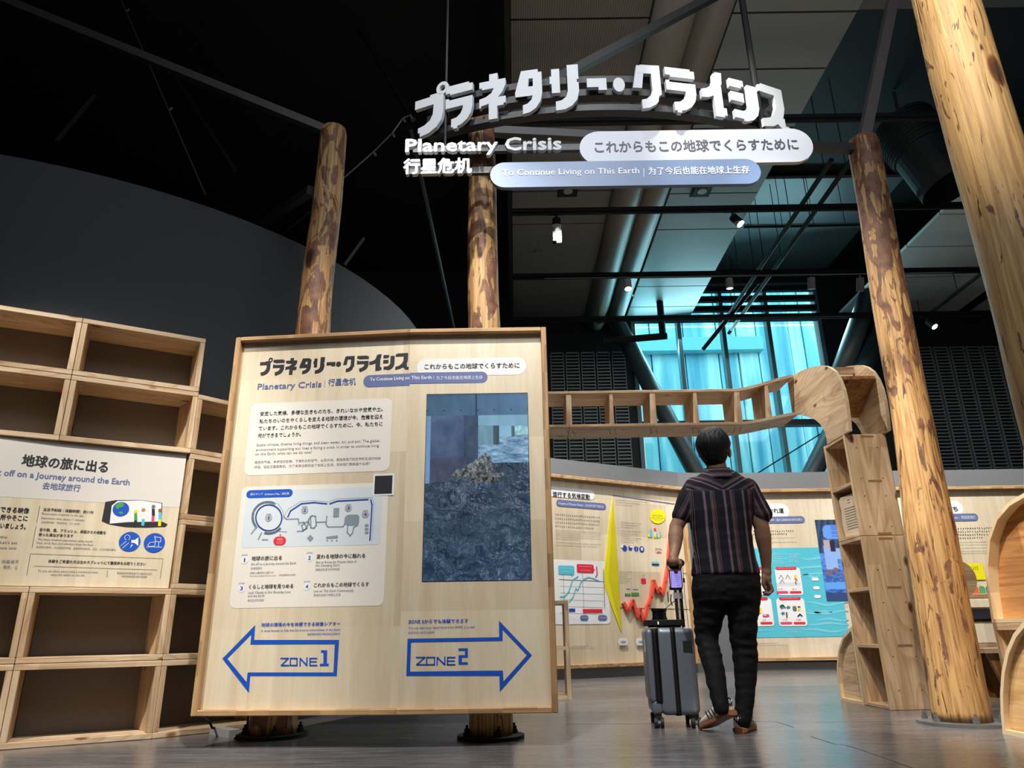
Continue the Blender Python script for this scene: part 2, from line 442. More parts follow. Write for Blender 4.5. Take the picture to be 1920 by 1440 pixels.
# back wall with the tall window opening
WX0, WX1, WZ0, WZ1 = 2.22, 5.75, 1.2, 6.72
wb = MB().box(XL, YB, 0, WX0, YB + .2, ZC).box(WX1, YB, 0, XR, YB + .2, ZC).box(WX0, YB, 0, WX1, YB + .2, WZ0).box(WX0, YB, WZ1, WX1, YB + .2, ZC)
wallb = structure(wb.build('wall_back', mat('dark_green_black_wall', (0.008, 0.011, 0.012), 0.7)))


def panelmat():
    m = mat('perforated_ceiling_panel', srgb(120, 118, 112), 0.55); t = N(m)
    tc = t.n('ShaderNodeTexCoord'); w = t.n('ShaderNodeTexWave', i_Scale=14.0, wave_type='BANDS', bands_direction='X')
    t.l(tc.outputs['Object'], w.inputs[0])
    c = t.ramp(w.outputs['Fac'], [(0.2, srgb(118, 116, 111)), (0.8, srgb(152, 150, 144))]); t.l(c, t.b.inputs['Base Color']); return m


PM = panelmat(); PS = mat('smooth_ceiling_panel', srgb(150, 156, 156), 0.45)


def panels(x0, x1, ys, z, m, skew=0):
    for a, b in zip(ys, ys[1:]):
        MB().box(x0, a + .012, z, x1, b - .012, z + .05).build('ceiling_panel', m, CEIL)


panels(0.04, 1.35, [3.9, 5.3, 6.72, 7.22, 8.1, 8.9, 10.5, 12.2], 6.0, PM)
panels(2.13, 3.3, [3.9, 5.26, 5.98, 6.9, 7.5, 8.2, 9.1, 10.9, 11.7, 12.2], 6.0, PS)
panels(3.35, 6.0, [9.3, 10.6, 12.2], 6.98, mat('high_ceiling_panel', srgb(96, 108, 112), 0.4))
panels(6.05, 8.2, [7.9, 8.8, 9.7, 10.7, 12.2], 6.0, mat('pale_ceiling_panel', srgb(200, 200, 196), 0.6))
panels(8.5, 10.6, [7.9, 9.7, 12.2], 6.0, MATS['pale_ceiling_panel'])
panels(3.3, 9.0, [3.9, 5.3], 6.05, MATS['high_ceiling_panel'])
MB().box(-0.02, 3.9, 5.6, 0.03, 12.2, 7.05).build('ceiling_edge_panel', BLACK, CEIL)
for x, y in (tuple(fl(1065, 351, 6.0).xy), tuple(fl(1317, 351, 6.0).xy)):
    d = MB().box(x - .13, y - .2, 5.985, x + .13, y + .2, 5.995); d.build('downlight_surround', BLKMET, CEIL)
    MB().box(x - .10, y - .16, 5.975, x + .10, y + .16, 5.984).build('downlight_recess', BLACK, CEIL)
    MB().tube((x, y + .03, 5.95), (x, y + .03, 5.974), .06, n=16).build('downlight_lens', mat('downlight_glass', (.5, .5, .48), .3), CEIL)
for x, y, z, r, m in ((0.42, 9.7, 5.97, .07, PM), (2.42, 7.6, 5.97, .05, WHITEP), (-3.0, 5.6, 6.95, .22, GREYMET), (-6.3, 6.0, 6.95, .25, GREYMET)):
    t_ = MB().tube((x, y, z), (x, y, z + .03), r, n=24).build('ceiling_vent_disc' if r > .1 else 'smoke_detector', m)
    tag(t_, {'%.2f' % 0.42: 'round smoke detector on the grey perforated ceiling panels', '2.42': 'white sprinkler disc on the teal lit ceiling panels beside the tubes',
             '-3.00': 'faint round disc on the black ceiling above the bark post', '-6.30': 'faint round disc on the black ceiling at far upper left'}['%.2f' % x], 'ceiling fitting')
duct = mat('painted_duct', srgb(150, 142, 132), 0.5)
for x, r, lab in ((1.57, .2, 'left one of two long grey tubes running along the ceiling'), (1.93, .17, 'right one of two long grey tubes running along the ceiling')):
    tag(MB().tube((x, 3.9, 5.98), (x * 0.98, 12.25, 5.98), r, n=28).build('ceiling_tube', duct, smooth=True), lab, 'duct')

# glass lift/curtain window
GL = bpy.data.materials.new('cyan_glass'); GL.use_nodes = True; nt = GL.node_tree
for n_ in list(nt.nodes): nt.nodes.remove(n_)
out = nt.nodes.new('ShaderNodeOutputMaterial'); tr = nt.nodes.new('ShaderNodeBsdfTransparent'); gs = nt.nodes.new('ShaderNodeBsdfGlossy'); mx = nt.nodes.new('ShaderNodeMixShader')
tr.inputs[0].default_value = (0.55, 0.90, 0.97, 1); gs.inputs[0].default_value = (0.8, 0.95, 1, 1); gs.inputs['Roughness'].default_value = 0.05; mx.inputs[0].default_value = 0.06
nt.links.new(tr.outputs[0], mx.inputs[1]); nt.links.new(gs.outputs[0], mx.inputs[2]); nt.links.new(mx.outputs[0], out.inputs[0])
win = structure(MB().box(WX0, YB - .05, WZ0 - .06, WX1, YB + .12, WZ0).box(WX0, YB - .05, WZ1 - .06, WX1, YB + .12, WZ1).box(WX0, YB - .06, WZ0, WX0 + .07, YB + .12, WZ1).box(WX1 - .07, YB - .06, WZ0, WX1, YB + .12, WZ1)
                .build('window_1', mat('window_frame_teal_grey', srgb(96, 122, 128), 0.5)))
mull = [3.10, 3.92, 4.76]
xs = [WX0 + .07] + mull + [WX1 - .07]
for x in mull: MB().box(x - .035, YB - .07, WZ0, x + .035, YB + .1, WZ1).build('mullion', MATS['window_frame_teal_grey'], win)
ztr = at(1300, 795, YB).z
MB().box(WX0 + .07, YB - .08, ztr - .06, WX1 - .07, YB + .1, ztr + .04).build('transom', GREYMET, win)
for a, b in zip(xs, xs[1:]):
    for z0, z1 in ((WZ0, ztr - .06), (ztr + .04, 5.86), (5.9, WZ1 - .06)):
        MB().box(a + .036, YB + .03, z0, b - .036, YB + .045, z1).build('glass_pane', GL, win)
for k in range(4):
    z = 5.93 + k * .2
    MB().box(WX0 + .07, YB - .12, z, WX1 - .07, YB - .02, z + .1).build('window_louvre', BLKMET, win)
# neighbouring glazed building seen through it
def facmat():
    m = mat('pale_facade_panel', srgb(214, 236, 244), 0.35); t = N(m); tc = t.n('ShaderNodeTexCoord'); oi = t.n('ShaderNodeObjectInfo')
    mp = t.n('ShaderNodeMapping'); mp.inputs['Scale'].default_value = (2.2, 1, 0.16); t.l(tc.outputs['Object'], mp.inputs[0])
    n = t.n('ShaderNodeTexNoise', noise_dimensions='4D', i_Scale=1.0, i_Detail=3.0, i_Distortion=0.9); t.l(mp.outputs[0], n.inputs['Vector'])
    mm = t.n('ShaderNodeMath', operation='MULTIPLY'); mm.inputs[1].default_value = 40; t.l(oi.outputs['Random'], mm.inputs[0]); t.l(mm.outputs[0], n.inputs['W'])
    c = t.ramp(n.outputs[0], [(0.36, srgb(120, 176, 206)), (0.47, srgb(176, 214, 226)), (0.53, srgb(196, 228, 236)), (0.60, srgb(255, 255, 255))])  # pale streaks paint soft vertical highlights into the panel colour
    c = t.mix(1.0, c, t.ramp(oi.outputs['Random'], [(0, (0.74, 0.9, 0.94)), (1, (1, 1, 1))]), 'MULTIPLY')
    t.l(c, t.b.inputs['Base Color']); return m
FM = facmat()
bl = thing('glazed_building', 'pale blue building facade of tall vertical panels seen through the teal window', 'building', (5, 17, 0))
MB().box(-1, 17.1, -1, 13, 17.6, 16).build('wall', mat('facade_back', srgb(120, 190, 205), 0.5), bl)
rnd = random.Random(3); x = 0.0
while x < 11:
    w = rnd.choice([.35, .5, .62, .85])
    MB().box(x, 17.0 - rnd.uniform(0, .08), 0, x + w - .035, 17.09, 15).build('facade_panel', FM, bl)
    x += w
MB().box(0, 16.7, 7.15, 6.3, 17.0, 7.5).build('ledge', mat('facade_ledge', srgb(150, 205, 216), 0.5), bl)
structure(MB().box(-6, YB + .25, -.2, 16, 19, -.1).build('trim_1', mat('outside_paving', srgb(170, 180, 180), 0.8)))
tag(MB().tube(at(1392, 905, 12.1), at(1560, 800, 12.1), .012, n=6).build('tension_cable', BLKMET), 'thin dark cable crossing the lower right corner of the teal window', 'cable')
# slatted ventilation panels on both sides
SL = mat('louvre_slat_grey', srgb(128, 138, 142), 0.5)
def louvre(px0, px1, z0, z1, y=YB - .08):
    xa = at(px0, 700, y).x; xb = at(px1, 700, y).x; b = MB(); z = z0
    while z < z1:
        b.box(xa, y - .02, z, xb, y, z + .022); z += .062
    b.box(xa - .012, y - .01, z0, xa, y + .04, z1).box(xb, y - .01, z0, xb + .012, y + .04, z1)
    o = b.build('louvre_panel', SL, wallb); o['kind'] = 'stuff'
for a in (1034, 1063, 1092, 1121, 1150): louvre(a, a + 23, 2.6, 5.33)
for k in range(9): louvre(1700 + k * 31, 1724 + k * 31, 2.6, 5.36)
# raking tube braces before the window
for a, b, r, nm, lb in (((1175, 640), (1325, 925), .15, 'brace', 'slanting dark steel tube crossing the lower left of the teal window'),
                        ((1620, 690), (1500, 935), .16, 'brace', 'slanting steel tube crossing the teal window beside the wooden hump'),):
    pa_, pb_ = at(*a, 11.9), at(*b, 11.9); sl_ = (pb_ - pa_) / (pb_.z - pa_.z)
    tag(MB().tube(pa_ + sl_ * (5.88 - pa_.z), pa_ + sl_ * (0.0 - pa_.z), r, n=20).build('steel_brace', mat('grey_green_steel', srgb(58, 70, 72), 0.45), smooth=True), lb, 'brace')
q0, q1 = at(1598, 640, 11.2), at(1560, 745, 11.2)
tag(MB().tube(q1, q0 + (q0 - q1) * ((5.95 - q0.z) / (q0.z - q1.z)), .16, n=20).build('steel_brace', MATS['grey_green_steel'], smooth=True), 'short thick grey tube hanging behind the wooden hump', 'brace')
tg = MB().tube(at(1130, 640, 11.5), at(1250, 630, 11.5), .06).tube(at(1243, 633, 11.5), Vector((at(1243, 633, 11.5).x, 11.5, 7.099)), .06)
tag(tg.build('sprinkler_pipe', BLKMET), 'black elbow pipe hanging in front of the teal window', 'pipe')

# curved theatre wall on the left (a drum)
CC = Vector((-4.606, 7.396, 0)); CR = 3.645; CH = 3.55
b = MB(); n = 96
b.loft([[CC + Vector((CR * math.cos(2 * PI * i / n), CR * math.sin(2 * PI * i / n), z)) for i in range(n)] for z in (0, CH)])
drum = b.build('wall_drum', mat('drum_grey_paint', srgb(60, 64, 68), 0.6), fix=True); structure(drum); drum.name = 'wall_theatre'
for p in drum.data.polygons: p.use_smooth = len(p.vertices) == 4
b = MB()
b.loft([[CC + Vector(((CR + w) * math.cos(2 * PI * i / n), (CR + w) * math.sin(2 * PI * i / n), z)) for i in range(n)] for w, z in ((.0, .1), (.012, .1), (.012, 0))], cap=False)
structure(b.build('baseboard_theatre', mat('baseboard_dark', (.02, .02, .02), .6)))

# exhibition wall at the back (polyline) with its boards
W0 = Vector((-1.6, 8.14, 0)); W1 = Vector((2.38, 10.31, 0)); W2 = Vector((2.95, 10.42, 0)); W3 = Vector((9.6, 10.42, 0))
GW = mat('exhibition_wall_grey', srgb(106, 110, 115), 0.65)
for nm, a, c in (('wall_exhibit_left', W0, W1), ('wall_exhibit_middle', W1, W2), ('wall_exhibit_right', W2, W3)):
    d = (c - a).normalized(); nn = Vector((-d.y, d.x, 0)) * .18
    b = MB(); b.add([a, c, c + nn, a + nn] + [v + Vector((0, 0, 2.7)) for v in (a, c, c + nn, a + nn)], [(0, 3, 2, 1), (4, 5, 6, 7), (0, 1, 5, 4), (1, 2, 6, 5), (2, 3, 7, 6), (3, 0, 4, 7)])
    structure(b.build(nm, GW, fix=True))

# ------------------------------------------------------------------ katakana title lettering (stepped block letters)
GLY = {
    'pu': (10.6, [[(0, 12.4), (5.2, 12.4), (5.2, 13), (7.6, 13), (9.8, 12), (9.8, 6), (9.2, 3.8), (7.6, 1.8), (5, .5), (2, 0), (2, 1.4), (1.3, 1.4), (1.3, 3), (3.5, 3.4), (5.4, 4.6), (6.3, 6.4), (6.5, 9.6), (0, 9.6)]]),
    'ra': (10, [[(0, 14), (8.6, 14), (8.6, 13.4), (10, 13.4), (10, 11), (1.6, 11), (1.6, 11.6), (0, 11.6)], [(0, 9.8), (1.2, 9.8), (1.2, 9.2), (10, 9.2), (10, 6), (9.4, 3.6), (8, 1.8), (6, .6), (4.4, .2), (4.4, -.4), (3, -.4), (3, .2), (2.2, .2), (2.2, 2.8), (4.2, 3.1), (5.6, 4.1), (6.4, 5.6), (6.5, 6.6), (0, 6.6)]]),
    'ne': (10, [[(3.8, 12.2), (3.8, 14.8), (7, 14.8), (7, 12.2)], [(10, 12.6), (10, 10.5), (8.8, 8.3), (6.8, 6.6), (3.6, 5.2), (.6, 4.7), (.6, 4.2), (0, 4.2), (0, 7), (2.6, 7.5), (4.6, 8.5), (5.6, 10), (1, 10), (1, 10.6), (0, 10.6), (0, 12.6)], [(3.6, 0), (6.8, 0), (6.8, 7), (3.6, 6)], [(6.5, 6.8), (10, 6.8), (10, 4.6), (9.2, 4.6), (9.2, 4), (6.5, 4)]]),
    'ta': (10, [[(2.4, 14), (5.6, 14), (4.4, 5.6), (.2, 5.6), (0, 7)], [(2.4, 14), (8.6, 14), (8.6, 13), (10, 13), (10, 11.2), (2.6, 11.2)], [(10, 13), (10, 6), (9.3, 3.5), (7.6, 1.5), (5.4, .4), (2.8, 0), (2.8, 2.8), (4.6, 3.2), (6, 4.3), (6.7, 6), (6.7, 13)], [(.6, 8.6), (6.8, 8.6), (6.8, 5.6), (.2, 5.6)]]),
    'ri': (9.8, [[(.6, 13.4), (3.4, 13.4), (3.4, 5.6), (.6, 5.6), (.6, 8.6), (0, 8.6), (0, 11), (.6, 11)], [(6, 14.4), (9.8, 14.4), (9.8, 9.6), (9.2, 9.6), (9.2, 8.6), (9.8, 8.6), (9.8, 5.6), (9, 3), (7.2, 1.2), (4.8, .2), (1.8, 0), (1.8, 2.8), (3.8, 3.1), (5.4, 4.2), (6, 6)]]),
    'dash': (7.6, [[(0, 9.6), (7.6, 9.6), (7.6, 5.8), (4.4, 5.8), (4.4, 6.8), (0, 6.8)]]),
    'dot': (4.6, [[(2.3 + 2.3 * math.cos(i * PI / 9), 7.5 + 2.3 * math.sin(i * PI / 9)) for i in range(18)]]),
    'ku': (10, [[(1.8, 14), (4.6, 14), (3.2, 6.6), (0, 6.6)], [(1.8, 13.6), (3, 13.6), (3, 14.2), (10, 14.2), (10, 11.4), (1.9, 11.4)], [(6.8, 14), (10, 14), (10, 4.8), (9, 4.2), (8.6, 2.4), (7.6, 1.5), (5.4, .4), (2.8, 0), (2.8, 2.8), (4.6, 3.2), (6, 4.3), (6.8, 6)]]),
    'i': (9.8, [[(5.6, 14), (6.6, 14), (6.6, 14.6), (9.4, 14.6), (9, 11), (7.6, 8.6), (5.4, 6.8), (2.6, 5.8), (0, 5.6), (0, 8.2), (2.4, 8.8), (4.4, 10), (5.4, 12)], [(5, 0), (8.6, 0), (8.6, 10), (5, 7.4)], [(8.4, 3), (9.8, 3), (9.8, .6), (8.4, .6)]]),
    'shi': (9.8, [[(0, 13.6), (5, 13.6), (5, 11.6), (4, 11.6), (4, 10.9), (0, 10.9)], [(0, 9.3), (4.6, 9.3), (4.6, 6.3), (0, 6.3)], [(6.2, 12.6), (9.8, 12.6), (9.8, 5.4), (9, 3), (7.2, 1.2), (4.8, .2), (3.6, .2), (3.6, .8), (.6, .8), (.6, 3.4), (3.8, 3.4), (5.4, 4.4), (6.2, 6)]]),
    'su': (10.4, [[(0, 14), (1.2, 14), (1.2, 14.6), (9.6, 14.6), (9.6, 11.8), (0, 11.8)], [(6.2, 14.6), (9.6, 14.6), (9.6, 8), (8.6, 5), (6.6, 2.6), (4, 1), (0, 0), (0, 2.6), (3, 3.6), (5, 5.4), (6.2, 8)], [(6.6, 5.2), (9, 4.6), (9, 2.2), (10.4, 2.2), (10.4, 0), (7.4, 0), (7.4, 1), (5.4, 2.4)]]),
}
TITLE = ['pu', 'ra', 'ne', 'ta', 'ri', 'dash', 'dot', 'ku', 'ra', 'i', 'shi', 'su']


def ringpts(cx, cy, r, n=20): return [(cx + r * math.cos(2 * PI * i / n), cy + r * math.sin(2 * PI * i / n)) for i in range(n)]


# ------------------------------------------------------------------ overhead title sign: letters on a bow in plan, convex towards the visitor
OS = thing('overhead_title_sign', 'large white katakana title letters hung on a bowed black rail with two rounded plates below', 'sign', (0.6, 3.7, 3.1))
X0, R0, YA = 0.60, 2.9, 3.62
LW = mat('white_letter_face', srgb(206, 210, 214), 0.6)
px0s = [777, 834, 897, 964, 1030, 1101, 1151, 1187, 1250, 1316, 1370, 1423]
px1s = [838, 888, 950, 1019, 1089, 1141, 1175, 1244, 1309, 1362, 1423, 1473]
for g, a, c in zip(TITLE, px0s, px1s):
    xa = xb = X0
    for it in range(4):
        xa = at(a, 190, YA + R0 - math.sqrt(R0 ** 2 - (xa - X0) ** 2)).x; xb = at(c, 190, YA + R0 - math.sqrt(R0 ** 2 - (xb - X0) ** 2)).x
    s0 = math.asin(max(-1, min(1, (xa - X0) / R0))); s1 = math.asin(max(-1, min(1, (xb - X0) / R0))); sm = (s0 + s1) / 2
    w, polys = GLY[g]
    Cn = Vector((X0 + R0 * math.sin(sm), YA + R0 * (1 - math.cos(sm)), 0)); u = Vector((math.cos(sm), math.sin(sm), 0)); nn = Vector((math.sin(sm), -math.cos(sm), 0))
    L = R0 * (s1 - s0) * .93; kx = L / w; kz = .0238; zb = 3.552
    b = MB()
    for k, p in enumerate(polys):
        ar = sum(p[i][0] * p[(i + 1) % len(p)][1] - p[(i + 1) % len(p)][0] * p[i][1] for i in range(len(p)))
        if ar < 0: p = p[::-1]
        b.prism(p, lambda x, y, d, k=k: Cn + u * ((x - w / 2) * kx) + Vector((0, 0, zb + y * kz)) - nn * d + nn * (.0004 * k), .028)
    if g == 'pu':
        o_ = ringpts(9.4, 14.2, 2.1); i_ = ringpts(9.4, 14.2, 1.0); m_ = len(o_); fn = lambda x, y, d: Cn + u * ((x - w / 2) * kx) + Vector((0, 0, zb + y * kz)) - nn * d
        vs = [fn(x, y, d) for d in (0, .028) for x, y in o_ + i_]
        fs = []
        for q in range(m_):
            r_ = (q + 1) % m_
            fs += [(q, r_, m_ + r_, m_ + q), (2 * m_ + q, 3 * m_ + q, 3 * m_ + r_, 2 * m_ + r_), (q, 2 * m_ + q, 2 * m_ + r_, r_), (m_ + q, m_ + r_, 3 * m_ + r_, 3 * m_ + q)]
        b.add(vs, fs)
    b.build('letter', LW, OS, fix=True)
# bowed rails
RAIL = mat('anthracite_rail', srgb(34, 36, 40), 0.45)
for z, h_ in ((3.80, .05), (3.70, .05), (3.585, .045)):
    b = MB(); seg = 28; vs = []
    for k in range(seg + 1):
        t_ = math.radians(-23.5 + 47 * k / seg); d = Vector((math.sin(t_), -math.cos(t_), 0)); c0 = Vector((X0, YA + R0, 0))
        for rr_, zz in ((R0 - .055, z), (R0 - .055, z + h_), (R0 - .12, z + h_), (R0 - .12, z)): vs.append(c0 + d * rr_ + Vector((0, 0, zz)))
    fs = [(4 * k + i, 4 * k + (i + 1) % 4, 4 * k + 4 + (i + 1) % 4, 4 * k + 4 + i) for k in range(seg) for i in range(4)] + [(0, 1, 2, 3), (4 * seg + 3, 4 * seg + 2, 4 * seg + 1, 4 * seg)]
    b.add(vs, fs); b.build('bowed_rail', RAIL, OS, fix=True)
YP = 3.745
for z, xa, xb in ((3.375, -.6, 1.7), (3.215, -.62, 1.4)): MB().box(xa, YP + .04, z, xb, YP + .07, z + .045).build('straight_rail', RAIL, OS)
PLS = Plane((-2, YP), (3, YP))


def pill(name, x0, y0, x1, y1, m, par, dep=.03):
    a0, z1 = PLS.hit(x0, y0); a1, z0 = PLS.hit(x1, y1); r = (z1 - z0) / 2
    pts = [(a1 - r + r * math.sin(t), z0 + r - r * math.cos(t)) for t in [PI * k / 14 for k in range(15)]] + [(a0 + r - r * math.sin(t), z0 + r + r * math.cos(t)) for t in [PI * k / 14 for k in range(15)]]
    MB().prism(pts, lambda x, y, d: PLS.P(x, y, 0) - PLS.n * d, dep).build(name, m, par, fix=True)


PLS.o.y = YP - .02
pill('rounded_plate', 1085, 247, 1530, 303, mat('white_plate', srgb(196, 202, 212), 0.4), OS)
PLS.o.y = YP - .055
pill('rounded_plate', 919, 305, 1430, 344, mat('blue_grey_plate', srgb(104, 128, 166), 0.4), OS)
b = MB(); PLS.text(b, 'To Continue Living on This Earth', 942, 329, 1199, 15.5, .002, .012); PLS.stroke(b, [(1207, 316), (1207, 332)], 1.0, .002)
PLS.text(b, '为了今后也能在地球上生存', 1216, 327, 1406, 15.5, .002, .012); b.build('lettering', mat('white_lettering', srgb(240, 243, 247), .5), OS)
PLS.o.y = YP - .02
b = MB(); PLS.text(b, 'これからもこの地球でくらすために', 1116, 285, 1498, 23.5, .002, .02); b.build('lettering', mat('grey_lettering', srgb(70, 72, 82), .5), OS)


def solidtext(t, x0, y0, x1, em, par, dep=.03, bold=.035):
    vs, fs, w = textmesh(t); a0, z0 = PLS.hit(x0, y0); a1, _ = PLS.hit(x1, y0); sz = PLS.hit(x0, y0 - em)[1] - z0; kx = (a1 - a0) / w
    me = bpy.data.meshes.new('t'); me.from_pydata([(x * kx, y * sz, 0) for x, y in vs], [], fs)
    bm = bmesh.new(); bm.from_mesh(me); bmesh.ops.remove_doubles(bm, verts=bm.verts, dist=1e-5)
    r = bmesh.ops.extrude_face_region(bm, geom=list(bm.faces)); ev = [v for v in r['geom'] if isinstance(v, bmesh.types.BMVert)]
    for v in ev: v.co.z += dep
    bmesh.ops.recalc_face_normals(bm, faces=bm.faces); bm.to_mesh(me); bm.free()
    V = [v.co.copy() for v in me.vertices]; Fc = [tuple(p.vertices) for p in me.polygons]; b = MB()
    for k, (dx, dy) in enumerate([(0, 0), (bold, 0), (-bold, 0), (0, bold), (0, -bold), (bold * .7, bold * .7), (-bold * .7, -bold * .7)]):
        b.add([PLS.P(a0 + v.x + dx * sz, z0 + v.y + dy * sz, v.z + k * .0002) for v in V], Fc)
    b.build('lettering', LW, par)


solidtext('Planetary Crisis', 762, 290, 1052, 33, OS, bold=.03)
solidtext('行星危机', 758, 329, 884, 30, OS, bold=.035)
for px in (834,): MB().tube((at(px, 300, YP + .09).x, YP + .09, 3.22), (at(px, 300, YP + .09).x, YP + .09, 5.5), .008, n=8).build('hanging_rod', GREYMET, OS)
xr = at(1416, 160, YP + .1).x
MB().tube((xr, YP + .1, 3.5), (xr, YP + .1, 5.5), .022, n=10).build('hanging_rod', BLKMET, OS)

# ------------------------------------------------------------------ the big title board
SB = thing('title_board', 'large pale plywood entrance board with black katakana title, map, river screen and two blue arrows', 'sign board', (-0.7, 3.85, 0.14))
FY = 3.80; BX0, BXM, BX1 = -1.610, -0.583, 0.200; BYL = 3.885; BZ0, BZ1 = 0.148, 2.176
PL = Plane((BX0, BYL + .04), (BXM, FY + .04)); PR = Plane((BXM, FY + .04), (BX1, FY + .04))
# faces
fwL = .03
for pl, a, c, nm in ((PL, 0, (Vector((BXM, FY, 0)) - Vector((BX0, BYL, 0))).length, 'face_panel'), (PR, 0, BX1 - BXM, 'face_panel')):
    b = MB(); lo = a + (fwL if pl is PL else 0); hi = c - (fwL if pl is PR else 0)
    b.prism([(lo, BZ0 + .02), (hi, BZ0 + .02), (hi, BZ1 - .02), (lo, BZ1 - .02)], lambda x, y, d, pl=pl: pl.P(x, y, 0) - pl.n * d, .035).build(nm, PLY_Z, SB, fix=True)


def member(name, pl, a0, z0, a1, z1, dep0, dep1, m, par):
    b = MB(); b.prism([(a0, z0), (a1, z0), (a1, z1), (a0, z1)], lambda x, y, d: pl.P(x, y, dep0) - pl.n * d, dep0 + dep1); return b.build(name, m, par, fix=True, bevel=.004)


LL = (Vector((BXM, FY, 0)) - Vector((BX0, BYL, 0))).length
member('frame_member', PL, 0, BZ0, fwL, BZ1, .04, .07, FRAME_Z, SB); member('frame_member', PR, BX1 - BXM - fwL, BZ0, BX1 - BXM, BZ1, .04, .07, FRAME_Z, SB)
for z0, z1 in ((BZ0, BZ0 + .028), (BZ1 - .026, BZ1)):
    member('frame_member', PL, fwL, z0, LL + .002, z1, .04, .07, FRAME_X, SB); member('frame_member', PR, -.002, z0, BX1 - BXM - fwL, z1, .04, .07, FRAME_X, SB)
z5 = lambda x, y: (420 + x / 4.8, 610 + y / 4.8)
z6 = lambda x, y: (700 + x / 5.3333, 610 + y / 5.3333)
z7 = lambda x, y: (420 + x / 5.3333, 880 + y / 5.3333)
z8 = lambda x, y: (360 + x / 2.743, 1120 + y / 2.743)
# title
bt = MB(); a0, zb0 = PL.hit(485, 708.5); a1, zb1 = PL.hit(766.3, 692.5); top = PL.hit(766, 661.5)[1]
xs5 = [310, 432, 548, 675, 800, 920, 1005, 1070, 1195, 1305, 1430, 1540]; xe5 = [415, 535, 650, 780, 902, 1000, 1052, 1172, 1300, 1418, 1532, 1660]
kz = (top - zb1) / 14.8
for g, s_, e_ in zip(TITLE, xs5, xe5):
    w, polys = GLY[g]; xa = a0 + (a1 - a0) * (s_ - 310) / 1350; kx = (a1 - a0) * (e_ - s_) / 1350 / w
    for k, p in enumerate(polys): PL.poly(bt, [(xa + x * kx, zb1 + y * kz) for x, y in p], .0015 + .0001 * k, px=False)
    if g == 'pu':
        o_ = ringpts(9.6, 14, 2.1); i_ = ringpts(9.6, 14, 1.0); n_ = len(o_); q = [PL.P(xa + x * kx, zb1 + y * kz, .0018) for x, y in o_ + i_]
        bt.add(q, [(i, (i + 1) % n_, n_ + (i + 1) % n_, n_ + i) for i in range(n_)])
bt.build('title_lettering', INK, SB)
b = MB(); PL.text(b, 'Planetary Crisis', 483, 730.5, 602, 15.5, .0015, .02); PL.text(b, '行星危机', 615.5, 722.5, 667, 14, .0015, .02); PL.stroke(b, [(609.5, 712), (609, 725)], .8, .0015)
b.build('lettering', BLUEGREY, SB)
# pills
b = MB(); PR.rr(b, 782, 673, 987, 702.5, .5, .001); b.build('printed_pill', mat('pill_white', srgb(226, 226, 226), .6), SB)
b = MB(); PL.rr(b, 682, 704, 768.0, 723, .5, .0012, flat='r'); z1_ = PL.hit(768, 703.6)[1]
PR.rr(b, 768.9, 699, 914, 717.5, .5, .0014, flat='l'); b.build('printed_pill', BLUEGREY, SB)
b = MB(); PR.text(b, 'これからもこの地球でくらすために', 796, 692, 974, 11.2, .002, .02); b.build('lettering', INK, SB)
b = MB(); PL.text(b, 'To Continue Living on', 694, 714.5, 767.5, 8.6, .002, .012); PR.text(b, 'This Earth', 771.5, 711, 809, 8.6, .002, .012)
PR.text(b, '为了今后也能在地球上生存', 818, 711.5, 905, 7.4, .002); PR.stroke(b, [(813.5, 705), (813.5, 712)], .6, .002); b.build('lettering', WHITEP, SB)
# introduction box
b = MB(); PL.rr(b, 472, 757, 730, 883, .09, .001); b.build('printed_box', VEIL, SB)
b = MB()
for t_, x0, y0, x1 in (('安定した気候、多様な生きものたち、きれいな水や空気や土。', 488, 779.5, 717), ('私たちのいのちやくらしを支える地球の環境が今、危機を迎え', 486.5, 793.5, 717.5),
                       ('ています。これからもこの地球でくらすために、今、私たちに', 485, 807, 717), ('何ができるでしょうか。', 483.5, 820.5, 564)):
    PL.text(b, t_, x0, y0, x1, 8.8, .002, .012)
b.build('lettering', INK, SB)
b = MB()
for t_, x0, y0, x1 in (('Stable climate, diverse living things, and clean water, air, and soil. The global', 481, 837, 711), ('environment supporting our lives is facing a crisis. In order to continue living', 480, 846, 710), ('on this Earth, what can we do now?', 479, 854, 584.5)):
    PL.text(b, t_, x0, y0, x1, 7.2, .002)
for t_, x0, y0, x1 in (('稳定的气候，多样性的生物、干净的水和空气，以及大地。支撑着我们的生命和生活的地球', 477.5, 869.5, 713.5), ('环境，现在正面临危机。为了未来也能在这个地球上生活，现在我们能做些什么呢？', 476.5, 878.5, 693.5)):
    PL.text(b, t_, x0, y0, x1, 5.8, .002)
b.build('lettering', MIDGREY, SB)
# map box
b = MB(); PL.rr(b, 454.5, 913, 719, 1135.5, .05, .001); b.build('printed_box', VEIL, SB)
b = MB(); PL.rr(b, 463, 921, 713, 1021, .06, .0016); b.build('printed_box', PALEBLUE, SB)
b = MB(); PL.rr(b, 463, 919.5, 548.5, 932, .5, .002); b.build('printed_pill', BLUE, SB)
b = MB(); PL.text(b, '展示マップ', 469.5, 928.8, 493, 5, .0026); PL.text(b, 'Exhibition Map｜展区图', 497, 928.6, 542, 4.8, .0026); b.build('lettering', WHITEP, SB)
b = MB()
S7 = lambda pts, w, l, bb: PL.stroke(bb, [z7(*p) for p in pts], w / 5.333, l)
arc = lambda cx, cy, r, a, c, n=20: [(cx + r * math.cos(math.radians(a + (c - a) * k / n)), cy - r * math.sin(math.radians(a + (c - a) * k / n))) for k in range(n + 1)]
S7(arc(440, 480, 152, 62, 222), 24, .0022, b); S7(arc(450, 490, 152, 255, 318), 24, .0022, b)
